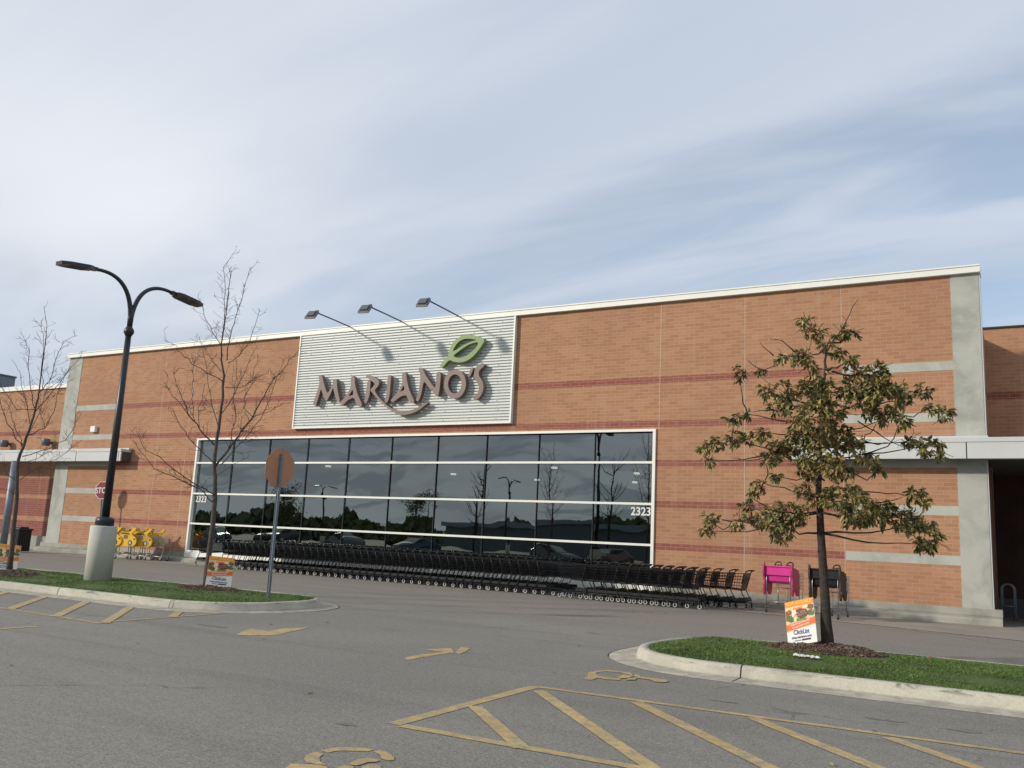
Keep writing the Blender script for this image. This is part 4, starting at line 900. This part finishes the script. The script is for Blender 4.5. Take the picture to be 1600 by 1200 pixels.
# ---------------------------------------------------------------- kiddie carts (seat faces +x, frame of zinc wire)
def kiddie(loc, rz, body, side, label, group, car=False, sc=1.0):
    r = empty('kids_cart', loc, rz, label, 'kids cart', group); r.scale = (sc, sc*(1 if car else .84), sc); Z = M['chrome']
    hw = .37
    b = MB()
    for s in (1, -1):
        b.tube([(-.42, s*.33, .16), (-.44, s*.33, .72), (-.40, s*.33, 1.0)], .014, Z, 8); b.tube([(.40, s*.30, .14), (.36, s*.30, .62)], .014, Z, 8); b.tube([(-.42, s*.33, .19), (-.1, s*.31, .25), (.42, s*.29, .17)], .012, Z, 8)
    b.tube([(-.42, -.33, .25), (-.42, .33, .25)], .012, Z, 8); b.tube([(.40, -.3, .2), (.40, .3, .2)], .012, Z, 8)
    for k in range(7): b.tube([(-.36+.12*k, -.30, .24), (-.36+.12*k, .30, .24)], .005, Z, 5)
    b.build('frame', r)
    b = MB()
    prof = [(-.42, 1.02), (-.36, 1.05), (-.30, 1.02), (-.27, .80), (.02, .74), (.10, .76), (.12, .70), (.02, .66), (-.30, .70), (-.38, .72)]
    n = len(prof); vs = [(x, -hw, z) for x, z in prof]+[(x, hw, z) for x, z in prof]
    b.add(vs, [tuple(range(n)), tuple(range(2*n-1, n-1, -1))]+[(i, i+n, (i+1) % n+n, (i+1) % n) for i in range(n)], body)
    b.box((-.445, -hw, .86), (-.42, hw, 1.05), body); b.box((-.47, -hw, 1.05), (-.34, hw, 1.085), body)
    bevel(b.build('seat', r), .015)
    for s in (1, -1):
        if car:
            poly = [(-.46, .74), (-.44, .58), (-.34, .50), (.36, .50), (.48, .56), (.53, .68), (.50, .80), (.40, .88), (.26, .95), (.30, 1.02), (.44, 1.14), (.46, 1.22), (.38, 1.20), (.24, 1.08), (.10, 1.04), (-.16, 1.04), (-.30, 1.10), (-.38, 1.22), (-.46, 1.22), (-.44, 1.05), (-.40, .92)]
        else:
            poly = [(-.50, 1.16), (-.44, 1.16), (-.40, 1.04), (-.24, 1.05), (-.06, 1.00), (.08, .90), (.13, .72), (.10, .52), (.02, .40), (-.10, .40), (-.20, .52), (-.32, .54), (-.38, .40), (-.46, .40), (-.49, .60), (-.46, .80), (-.51, .92)]
        poly = smooth_poly(poly, 1)
        T = Matrix.Translation((0, s*hw-(0 if s > 0 else .045), 0))
        b = MB(); b.prism(poly, .045, side, T); pnl = bevel(b.build('side_panel', r), .012)
        yo = s*(hw+.052); y2 = s*(hw+.047)
        def dec(poly_, m):
            a, c = sorted((y2, yo)); bb = MB(); bb.prism(poly_, c-a, m, Matrix.Translation((0, a, 0))); return bb
        if car:
            for cx_ in (-.26, .24):
                dec([(cx_+.095*math.cos(2*PI*k/16), .63+.105*math.sin(2*PI*k/16)) for k in range(16)], M['wheel']).build('wheel_decal', pnl)
                a, c = sorted((yo, s*(hw+.055))); bb = MB(); bb.prism([(cx_+.05*math.cos(2*PI*k/12), .63+.06*math.sin(2*PI*k/12)) for k in range(12)], c-a, M['wheelring'], Matrix.Translation((0, a, 0))); bb.build('hub_decal', pnl)
            dec([(-.08, .78), (.10, .78), (.10, .92), (-.08, .92)], BRN).build('sticker', pnl); dec([(-.26, .96), (.20, .94), (.12, 1.01), (-.18, 1.015)], M['wheel']).build('window_decal', pnl)
            dec([(.38, .76), (.47, .74), (.46, .80), (.39, .81)], M['wheel']).build('headlight_decal', pnl)
        else:
            dec([(.02, .62), (.06, .62), (.06, .84), (.02, .84)], M['wheelring']).build('sticker', pnl); dec([(-.47, .56), (-.445, .56), (-.445, .60), (-.47, .60)], M['signwhite']).build('bolt_cap', pnl)
    for s in (.17, -.17):
        b = MB(); c = Vector((.02, s, 1.10)); T = Matrix.Translation(c) @ Matrix.Rotation(math.radians(38), 4, 'Y')
        pts = [T @ Vector((.0, .095*math.cos(2*PI*k/18), .095*math.sin(2*PI*k/18))) for k in range(19)]; b.tube(pts, .014, M['blackplastic'], 6)
        b.tube([T @ Vector((0, -.09, 0)), T @ Vector((0, .09, 0))], .010, M['blackplastic'], 5); b.tube([T @ Vector((0, 0, 0)), T @ Vector((.16, 0, -.10))], .014, M['blackplastic'], 6); b.build('steering_wheel', r)
    b = MB(); b.box((.10, -hw, .80), (.16, hw, 1.0), body); b.build('dashboard', r)
    b = MB()    # wire basket ahead of the seat
    for k in range(6):
        z = .55+.075*k; b.tube([(.16, -.29, z), (.95, -.24, z), (.95, .24, z), (.16, .29, z)], .005, Z, 4)
    for k in range(11):
        x = .18+.077*k; yy = .29-.05*(x-.16)/.79
        b.tube([(x, -yy, .92), (x, -yy, .55), (x, yy, .55), (x, yy, .92)], .0045, Z, 4)
    for k in range(6): b.tube([(.95, -.2+.08*k, .55), (.95, -.2+.08*k, .92)], .0045, Z, 4)
    for s in (1, -1): b.tube([(.40, s*.29, .17), (.88, s*.20, .16), (.95, s*.22, .55)], .011, Z, 6)
    b.build('basket', r)
    for x, yy in ((-.42, .33), (.86, .21)):
        for s in (1, -1):
            b = MB(); b.tube([(x-.03, s*yy-.014, .065), (x-.03, s*yy+.014, .065)], .065, M['wheel'], 14); b.tube([(x-.03, s*yy-.017, .065), (x-.03, s*yy+.017, .065)], .028, M['wheelring'], 10)
            b.box((x-.045, s*yy-.024, .06), (x+.01, s*yy-.018, .17), Z); b.box((x-.045, s*yy+.018, .06), (x+.01, s*yy+.024, .17), Z); b.build('wheel', r)
    return r
q = (G(1193, 956)+G(1234, 960))/2
kiddie((q.x+.1, q.y+.40, .006), math.radians(86), M['pink'], M['pinkdark'], 'bright pink two-seat kids cart parked against the brick wall', 'kids carts at the right end of the rows', sc=1.12)
q = (G(1268, 966)+G(1310, 968))/2
kiddie((q.x+.06, q.y+.40, .006), math.radians(86), M['blackplastic'], M['brownplastic'], 'black and brown two-seat kids cart parked behind the leafy tree trunk', 'kids carts at the right end of the rows', sc=1.12)
gy = 'yellow car-shaped kids carts left of the window'
kx = W(226, 855, 25.4).x
kiddie((kx, 25.5, .006), math.radians(14), M['yellow'], M['yellow'], 'yellow car-shaped kids cart nearest the window, rightmost of three', gy, True, 1.08)
kiddie((W(206, 855, 25.2).x, 25.2, .006), math.radians(12), M['yellow'], M['yellow'], 'yellow car-shaped kids cart in the middle of three', gy, True, 1.08)
kiddie((W(183, 855, 25.0).x, 25.0, .006), math.radians(12), M['yellow'], M['yellow'], 'yellow car-shaped kids cart mostly hidden behind the concrete lamp base', gy, True, 1.08)

# ---------------------------------------------------------------- trees
def tree_plane(base):
    n = Vector((base.x, base.y, 0)).normalized(); d0 = n.dot(Vector((base.x, base.y, 0)))
    def T(px, py, off=0.):
        d = ray(px, py); return CAM+d*((d0+off)/(n.dot(d)))
    return T
def twiggy(b, pts, r0, r1, m, lvl, rng, dens=1.0, maxl=.5):
    """one limb as a tapered tube plus small side twigs with a slight zigzag"""
    L_ = [0]
    for i in range(1, len(pts)): L_.append(L_[-1]+(pts[i]-pts[i-1]).length)
    tot = L_[-1]
    b.tube(pts, [r0+(r1-r0)*l/tot for l in L_], m, 8 if r0 > .02 else 5, True)
    if lvl <= 0: return
    n = int(tot*dens*6.5)
    for k in range(n):
        f = rng.uniform(.12, 1.0); d = f*tot; i = max(j for j in range(len(L_)-1) if L_[j] <= d)
        p = pts[i].lerp(pts[i+1], (d-L_[i])/max(1e-6, L_[i+1]-L_[i])); t = (pts[i+1]-pts[i]).normalized()
        side = Vector((rng.gauss(0, 1), rng.gauss(0, 1), rng.gauss(0, .6))); side = (side-t*side.dot(t)).normalized()
        dr = (t*rng.uniform(.25, .8)+side*rng.uniform(.5, 1.0)+Vector((0, 0, .15))).normalized()
        l = rng.uniform(.12, maxl)*(1.15-.5*f); q = [p]; nseg = 3 if lvl == 1 else 4
        for j in range(nseg):
            dr = (dr+Vector((rng.gauss(0, .28), rng.gauss(0, .28), rng.gauss(.05, .22)))).normalized(); q.append(q[-1]+dr*l/nseg)
        rr = max(.0032, min(.007, (r0+(r1-r0)*f)*.45))
        twiggy(b, q, rr, .0026, m, lvl-1, rng, dens*.8, maxl*.45)
def densify(pts, rng, amp=.02, n=3):
    out = [pts[0]]
    for a, c in zip(pts[:-1], pts[1:]):
        for k in range(1, n+1):
            p = a.lerp(c, k/n)
            if k < n: p = p+Vector((rng.gauss(0, amp), rng.gauss(0, amp), rng.gauss(0, amp*.6)))
            out.append(p)
    return out
def bare_tree(base, trunk, limbs, label, seed, r0=.062):
    rng = random.Random(seed); T = tree_plane(base)
    t = empty('bare_tree', tuple(base), 0, label, 'tree', 'leafless young trees on the left island')
    b = MB(); pts = [base+Vector((0, 0, -.12))]+[T(*p) for p in trunk[1:]]; n = len(pts)
    dp = densify(pts, rng, .008, 3); m_ = len(dp); rad = [r0*1.2 if k < 2 else max(.004, r0*(1-(k/(m_-1)))**1.05) for k in range(m_)]
    b.tube(dp, rad, M['bark'], 12); o = b.build('trunk', t); o.parent = t; o.matrix_parent_inverse = Matrix.Translation(-base)
    b = MB()
    for i, (l, ra) in enumerate(limbs):
        s = rng.uniform(-1, 1)*.55; nn = len(l); q = [T(*p, off=s*(k/(nn-1))*min(1.6, nn*.32)) for k, p in enumerate(l)]
        twiggy(b, densify(q, rng, .018, 3), ra, .004, M['twig'], 2, rng, 1.35, .48)
    tp = [T(*p) for p in trunk]; twiggy(b, densify(tp[len(tp)//2:], rng, .01, 2), .013, .005, M['twig'], 2, rng, .8, .45)
    o = b.build('branches', t); o.matrix_parent_inverse = Matrix.Translation(-base)
    return t
def Z5(p): return (210+p[0]/3.244, 390+p[1]/3.244)
def Z4(p): return (p[0]/2.725, 460+p[1]/2.725)
z5 = lambda *a: [Z5(p) for p in a]
z4 = lambda *a: [Z4(p) for p in a]
bare_tree(P_T2, [(323, 914), (330, 840), (336, 780)]+z5((408, 1200), (405, 1080), (418, 960), (440, 800), (455, 640), (440, 560), (440, 480), (465, 330), (480, 180), (490, 110)), [
    (z5((440, 480), (460, 300), (460, 180), (450, 90), (500, 20)), .011), (z5((470, 560), (495, 400), (520, 320), (555, 200), (580, 110), (600, 85)), .012), (z5((440, 485), (395, 420), (355, 340), (340, 270), (325, 225)), .009),
    (z5((450, 670), (360, 620), (290, 580), (235, 520), (200, 480), (160, 460)), .011), (z5((475, 575), (530, 540), (585, 465), (610, 390), (635, 300)), .009),
    (z5((410, 1100), (480, 1010), (540, 920), (600, 850), (640, 770), (690, 680), (760, 600), (810, 540), (850, 480)), .024), (z5((600, 850), (555, 800), (560, 740), (600, 640), (625, 530)), .010), (z5((480, 1010), (515, 870), (500, 760), (520, 650), (515, 560)), .010),
    (z5((405, 990), (330, 910), (270, 830), (230, 720), (195, 620)), .018), (z5((300, 870), (240, 790), (190, 740), (150, 670)), .009), (z5((310, 880), (290, 760), (300, 650), (310, 540)), .009), (z5((330, 900), (325, 820), (345, 760), (355, 680)), .008),
    (z5((405, 1090), (330, 1010), (270, 950), (220, 870), (190, 800)), .013), (z5((405, 1240), (330, 1200), (250, 1150), (130, 1050), (60, 1020), (10, 920)), .014), (z5((410, 1290), (330, 1210), (200, 1150), (100, 1110), (20, 1010), (0, 970)), .013),
    (z5((600, 850), (690, 820), (760, 775)), .007), (z5((460, 700), (540, 700), (600, 660), (690, 620)), .008), (z5((430, 850), (480, 780), (560, 620), (610, 510)), .011), (z5((425, 900), (390, 780), (370, 650), (345, 500), (330, 440)), .010), (z5((440, 620), (380, 540), (350, 490)), .007),
    (z5((440, 1090), (500, 1020), (560, 960), (640, 860), (760, 560)), .012), (z5((400, 1160), (470, 1110), (560, 1060)), .006)],
    'tall leafless tree beside the octagonal sign, in front of the window corner', 5)
bare_tree(P_T1, [(15, 891)]+z4((55, 1020), (72, 860), (75, 720), (95, 660), (120, 590), (150, 490), (165, 420), (190, 230), (200, 130), (187, 50)), [
    (z4((95, 650), (60, 600), (30, 550), (0, 450), (-30, 380)), .014), (z4((95, 640), (60, 560), (50, 520), (20, 440)), .009), (z4((150, 490), (130, 400), (125, 250), (110, 200), (80, 180)), .011), (z4((150, 490), (70, 490), (25, 420), (-10, 380)), .009),
    (z4((180, 400), (180, 300), (185, 200), (175, 110)), .009), (z4((165, 420), (210, 370), (240, 270), (270, 200), (330, 175)), .011), (z4((150, 500), (210, 430), (280, 340), (345, 260)), .012), (z4((120, 600), (190, 570), (230, 500), (250, 400), (290, 330)), .013),
    (z4((95, 690), (200, 660), (280, 620), (320, 560), (320, 480)), .012), (z4((75, 720), (160, 700), (240, 650)), .008), (z4((85, 790), (180, 730), (260, 690), (350, 620)), .009), (z4((75, 860), (30, 830), (0, 830)), .008), (z4((72, 800), (20, 750), (0, 720), (-30, 690)), .009), (z4((130, 560), (100, 420), (85, 330), (60, 290)), .010), (z4((110, 620), (170, 500), (190, 420), (260, 360)), .009), (z4((190, 570), (170, 500), (160, 420)), .007)],
    'leafless tree at the left edge of the photo, in front of the canopy column', 9, .056)
# leafy tree ------------------------------------------------------
def leaf_tree():
    rng = random.Random(21); base = P_OAK; T = tree_plane(base)
    t = empty('oak_tree', tuple(base), 0, 'young tree with bronze-green autumn leaves on the right island', 'tree')
    trunk = [(1293, 1008), (1290, 950), (1287, 900), (1281, 800), (1279, 760), (1281, 700), (1284, 640), (1288, 590), (1291, 552), (1282, 530), (1264, 508), (1256, 487)]
    tp = [T(*p) for p in trunk]; tp[0] = base+Vector((0, 0, -.12)); rad = [.095, .068, .060, .050, .043, .036, .029, .022, .015, .011, .008, .004]
    b = MB(); b.tube(densify(tp, rng, .006, 3), [rad[i//3]+(rad[min(11, i//3+1)]-rad[i//3])*((i % 3)/3) for i in range(34)], M['barkdark'], 14); o = b.build('trunk', t); o.matrix_parent_inverse = Matrix.Translation(-base)
    z7 = [(690, 190, 60), (740, 250, 35), (640, 140, 35), (840, 200, 60), (800, 290, 45), (520, 310, 40), (620, 310, 60), (650, 360, 45), (310, 400, 50), (410, 390, 28), (540, 500, 90), (450, 490, 50), (500, 570, 50), (590, 560, 60), (620, 620, 70), (690, 440, 90), (640, 460, 60), (720, 540, 85), (770, 590, 70), (860, 330, 45), (900, 400, 70), (900, 500, 85), (840, 480, 60), (980, 390, 65), (1050, 470, 80), (990, 480, 70), (1110, 510, 60), (960, 560, 80), (1060, 600, 60), (1110, 640, 50), (1000, 620, 50), (1230, 480, 50), (1260, 560, 40), (1320, 600, 50),
        (280, 620, 40), (345, 600, 25), (270, 720, 50), (340, 720, 45), (200, 745, 45), (140, 770, 50), (150, 830, 32), (420, 690, 50), (500, 790, 70), (450, 820, 45), (560, 760, 70), (600, 690, 60), (700, 690, 90), (650, 720, 80), (780, 690, 85), (840, 750, 75), (700, 820, 85), (780, 860, 80), (620, 850, 60), (840, 880, 50), (900, 730, 38), (980, 840, 55), (920, 800, 50), (1000, 880, 30), (1160, 730, 45), (1210, 760, 30), (1280, 750, 50), (1230, 795, 30), (1310, 810, 22),
        (680, 900, 50), (490, 905, 22), (390, 970, 48), (430, 945, 30), (360, 1010, 30), (620, 970, 45), (345, 1060, 45), (160, 1130, 50), (300, 1130, 50), (380, 1120, 55), (440, 1110, 45), (520, 1080, 75), (600, 1100, 65), (540, 1160, 65), (480, 1150, 45), (690, 1010, 60), (760, 1010, 75), (850, 1040, 80), (900, 990, 60), (940, 1090, 75), (1010, 1070, 70), (1060, 1110, 75), (1130, 1120, 70), (1180, 1000, 55), (1230, 1040, 25), (1170, 1160, 60), (1240, 1150, 45), (880, 1130, 60)]
    cl = [(1060+x/3.2, 460+y/3.2, r/3.2) for x, y, r in z7]+[(1443, 822, 16), (1460, 842, 14), (1434, 850, 14), (1452, 862-8, 9), (1105, 830, 9), (1222, 860-20, 12), (1212, 835, 12)]
    ctr = T(1283, 670); nodes = [(p, i) for i, p in enumerate(densify(tp, rng, 0, 3)[8:30])]
    pts = []
    for x, y, r in cl:
        c = T(x, y); rm = 1.75 if y > 560 else .9; lat = math.hypot(c.x-ctr.x, c.y-ctr.y); mx = math.sqrt(max(.05, rm*rm-min(lat, rm*.98)**2))
        off = rng.uniform(-1, 1)*mx*.75; off = -abs(off)*.6-.12 if abs(x-1284) < 17 and y < 790 else off; pts.append((T(x, y, off), r/1394*14.3))
    # connect every cluster to the growing skeleton, nearest first, branches rising outward
    skel = [p for p, _ in nodes]; rem = sorted(range(len(pts)), key=lambda i: min((pts[i][0]-s).length for s in skel)); b = MB()
    axis = lambda z: min(skel[:22], key=lambda s: abs(s.z-z))
    parents = {}
    allp = [(p, 0.0) for p in skel]
    for i in rem:
        p = pts[i][0]; da = math.hypot(p.x-axis(p.z).x, p.y-axis(p.z).y)
        best = min(allp, key=lambda s: (s[0]-p).length+(0.55*s[1])+(1.5 if s[0].z > p.z+.15 else 0))
        a = best[0]; d = best[1]+(p-a).length; allp.append((p, d))
        mid = a.lerp(p, .5)+Vector((rng.gauss(0, .05), rng.gauss(0, .05), -.05+rng.gauss(0, .03))); q = densify([a, mid, p], rng, .015, 3)
        ra = .020 if best[1] == 0 else .011
        b.tube(q, [ra+(.005-ra)*k/6 for k in range(7)], M['barkdark'], 6)
        for _ in range(5):
            e = p+Vector((rng.gauss(0, 1), rng.gauss(0, 1), rng.gauss(0, .8)))*pts[i][1]*.7; b.tube(densify([p, e], rng, .015, 3), [.005, .004, .004, .003], M['barkdark'], 4)
    for l in ([(1291, 552), (1303, 530), (1317, 512), (1328, 490), (1341, 468)], [(1240, 548), (1222, 532), (1202, 529)], [(1209, 556), (1196, 545), (1188, 536)], [(1257, 500), (1248, 497), (1240, 499)], [(1200, 580), (1180, 573), (1168, 562)], [(1215, 641), (1192, 641), (1174, 644)], [(1240, 705), (1200, 713), (1165, 720), (1146, 716)], [(1340, 658), (1370, 675), (1392, 690), (1410, 698)], [(1420, 660), (1432, 667)], [(1350, 690), (1372, 695), (1392, 692)], [(1362, 786), (1390, 783), (1410, 777)], [(1128, 812), (1145, 815), (1200, 812), (1262, 812)], [(1428, 800), (1430, 792)]):
        off = rng.uniform(-.15, .15); q = [T(*p, off=off) for p in l]; twiggy(b, densify(q, rng, .012, 2), .011, .004, M['barkdark'], 1, rng, .5, .25)
    o = b.build('branches', t); o.matrix_parent_inverse = Matrix.Translation(-base)
    # leaves: folded oblong blades hanging in rosettes at twig ends
    vs = []; fs = []; mi = []
    prof = [(0, .0), (.22, .55), (.5, 1.0), (.75, .85), (1.0, .05)]
    for ci, (p, r) in enumerate(pts):
        nros = max(6, int(r*r*500)); tint = rng.random()
        for _ in range(nros):
            dv = Vector((rng.gauss(0, 1), rng.gauss(0, 1), rng.gauss(0, 1))).normalized()*r*.84*(rng.random()**.5); dv.z *= .8; tip = p+dv
            out = Vector((p.x-ctr.x, p.y-ctr.y, 0)); out = out.normalized()*.5 if out.length > .1 else out
            gdir = (dv.normalized()*.8+out+Vector((0, 0, .12))).normalized()
            for k in range(rng.randint(5, 8)):
                L1 = rng.uniform(.060, .118); wd = L1*rng.uniform(.17, .25)
                d = (gdir*.55+Vector((rng.gauss(0, .55), rng.gauss(0, .55), rng.gauss(-.30, .45)))).normalized()
                nrm = Vector((rng.gauss(0, .6), rng.gauss(0, .6), 1)); sd_ = d.cross(nrm).normalized(); nn = sd_.cross(d); droop = rng.uniform(.05, .35)
                o_ = len(vs)
                for u, wv in prof:
                    c = tip+d*L1*u+Vector((0, 0, -1))*droop*L1*u*u; e = wd*wv
                    vs += [c-sd_*e+nn*e*.45, c, c+sd_*e+nn*e*.45]
                z = rng.random(); mt = (0 if z < .42 else 1 if z < .78 else 2 if z < .88 else 4) if tint < .68 else (2 if z < .34 else 1 if z < .74 else 3 if z < .78 else 0)
                for j in range(4):
                    a = o_+3*j; fs += [(a, a+1, a+4, a+3), (a+1, a+2, a+5, a+4)]; mi += [mt, mt]
    me = bpy.data.meshes.new('crown'); me.from_pydata([tuple(v) for v in vs], [], fs)
    for k in ('leaf1', 'leaf2', 'leaf3', 'leaf4', 'leaf5'): me.materials.append(M[k])
    me.polygons.foreach_set('material_index', mi); o = bpy.data.objects.new('crown', me); C.objects.link(o); o.parent = t; o.matrix_parent_inverse = Matrix.Translation(-base)
    return t
oak = leaf_tree()
print('leaf faces', len(oak.children[-1].data.polygons) if oak.children else 0)

# ---------------------------------------------------------------- what stands behind the camera (mirrored in the window)
def car(loc, rz, col, label):
    r = empty('parked_car', loc, rz, label, 'car', 'cars parked behind the camera'); pm = vm('car_paint', col, .22, .04, 2, 20)
    prof = [(-2.2, .45), (-2.25, .75), (-2.1, .95), (-1.6, 1.02), (-1.15, 1.38), (-.6, 1.50), (.3, 1.48), (1.05, 1.05), (1.9, .90), (2.2, .72), (2.25, .45), (2.1, .28), (-2.1, .28)]
    b = MB(); n = len(prof); vs = []
    for y, sc_ in ((-.9, .0), (-.80, 1), (.80, 1), (.9, 0)):
        for x, z in prof: vs.append((x, (y if z < 1.03 else y*.80), z))
    vs = [(x, y*(1 if abs(y) > .85 else 1), z) for x, y, z in vs]
    fs = [tuple(range(n)), tuple(range(4*n-1, 3*n-1, -1))]
    for j in range(3):
        for i in range(n): fs.append((j*n+i, (j+1)*n+i, (j+1)*n+(i+1) % n, j*n+(i+1) % n))
    b.add(vs, fs, pm); bevel(b.build('body', r), .06, 3)
    for s in (1, -1):
        b = MB(); poly = [(-1.45, 1.04), (-1.08, 1.33), (-.58, 1.43), (.28, 1.41), (.9, 1.06)]; b.prism(poly, .02, M['gap'], Matrix.Translation((0, s*.735-.01, 0))); b.build('side_window', r)
    b = MB(); b.add([(1.03, -.6, 1.08), (1.03, .6, 1.08), (.36, .55, 1.475), (.36, -.55, 1.475)], [(0, 1, 2, 3)], M['lens']); b.build('windscreen', r)
    for x in (-1.4, 1.4):
        for s in (1, -1):
            b = MB(); b.tube([(x, s*.78, .33), (x, s*.93, .33)], .33, M['wheel'], 20); b.tube([(x, s*.9, .33), (x, s*.94, .33)], .2, M['wheelring'], 14); b.build('wheel', r)
    return r
cols = [((.04, .10, .09), 'dark green'), ((.02, .02, .025), 'black'), ((.12, .125, .13), 'grey'), ((.03, .05, .09), 'dark blue'), ((.07, .075, .08), 'charcoal'), ((.08, .02, .015), 'dark red')]
for i, (x, y, a) in enumerate(((VX(350, -6), -6, .35), (VX(440, -7.5), -7.5, 1.3), (VX(545, -8), -8, .3), (VX(660, -8.2), -8.2, 1.6), (VX(870, -7), -7, .4), (VX(960, -9), -9, 1.6))):
    car((x, y, 0), a, cols[i][0], '%s car parked out in the car park, mirrored in the window' % cols[i][1])
def far_tree(loc, h, rc, seed, leafy, label):
    rng = random.Random(seed); t = empty('car_park_tree', loc, 0, label, 'tree', 'trees out in the car park')
    b = MB(); b.tube([(0, 0, -.1), (.05, 0, h*.5), (0, .05, h*.95)], [.12, .08, .02], M['barkdark'], 8); b.build('trunk', t)
    b = MB(); tips = []
    for k in range(22):
        z = h*rng.uniform(.3, .9); a = rng.uniform(0, 2*PI); l = rc*rng.uniform(.5, 1.0)*(1.2-z/h*.6); d = Vector((math.cos(a), math.sin(a), rng.uniform(.5, 1.2)))
        q = [Vector((0, 0, z)), Vector((0, 0, z))+d*l*.5, Vector((0, 0, z))+Vector((d.x, d.y, d.z*1.3))*l]; twiggy(b, densify(q, rng, .05, 2), .03, .008, M['barkdark'], 1, rng, .6, .8); tips += [q[1], q[2]]
    b.build('branches', t)
    if leafy:
        b = MB()
        for p in tips:
            for k in range(34):
                c = p+Vector((rng.gauss(0, .38), rng.gauss(0, .38), rng.gauss(0, .3))); u = Vector((rng.gauss(0, 1), rng.gauss(0, 1), rng.gauss(0, 1))).normalized()*.13; v = u.cross(Vector((rng.gauss(0, 1), rng.gauss(0, 1), rng.gauss(0, 1)))).normalized()*.07
                b.add([c-u, c+v, c+u, c-v], [(0, 1, 2, 3)], M['leaf5'])
        b.build('crown', t)
far_tree((VX(447, -22), -22, 0), 6.2, 2.0, 1, True, 'leafy tree mirrored beside the brown sign back'); far_tree((VX(655, -45), -45, 0), 6.5, 2.6, 2, True, 'leafy tree mirrored in the middle of the window'); far_tree((VX(748, -12), -12, 0), 8.3, 1.8, 3, False, 'bare tree mirrored right of the window middle'); far_tree((VX(958, -9), -9, 0), 8.3, 2.0, 4, False, 'bare tree mirrored near the right end of the window')
b = MB(); rng = random.Random(4)
for k in range(6500):
    x = rng.uniform(-190, 40); y = -84-rng.uniform(0, 6); hh = 3.9+1.3*math.sin(x*.08)+.9*math.sin(x*.31+1)+.5*math.sin(x*1.1); z = rng.uniform(0, 1)**.8*hh
    u = Vector((rng.gauss(0, 1), rng.gauss(0, .4), rng.gauss(0, 1))).normalized()*1.0; v = u.cross(Vector((0, 1, .2))).normalized()*.8; c = Vector((x, y, z)); b.add([c-u, c+v, c+u, c-v], [(0, 1, 2, 3)], M['leaf5'])
tag(b.build('tree_belt'), 'dark belt of trees mirrored low in the store window', None, kind='stuff')
fb = empty('far_building', (-60, -78, 0), 0, 'low grey flat-roofed building mirrored in the window', 'building')
b = MB(); b.box((-26, -4, 0), (22, 3, 4.2), M['fixture']); b.build('wall', fb); b = MB(); b.box((-26.5, -4.4, 4.2), (22.5, 3.5, 4.9), M['galv']); b.build('roof', fb)
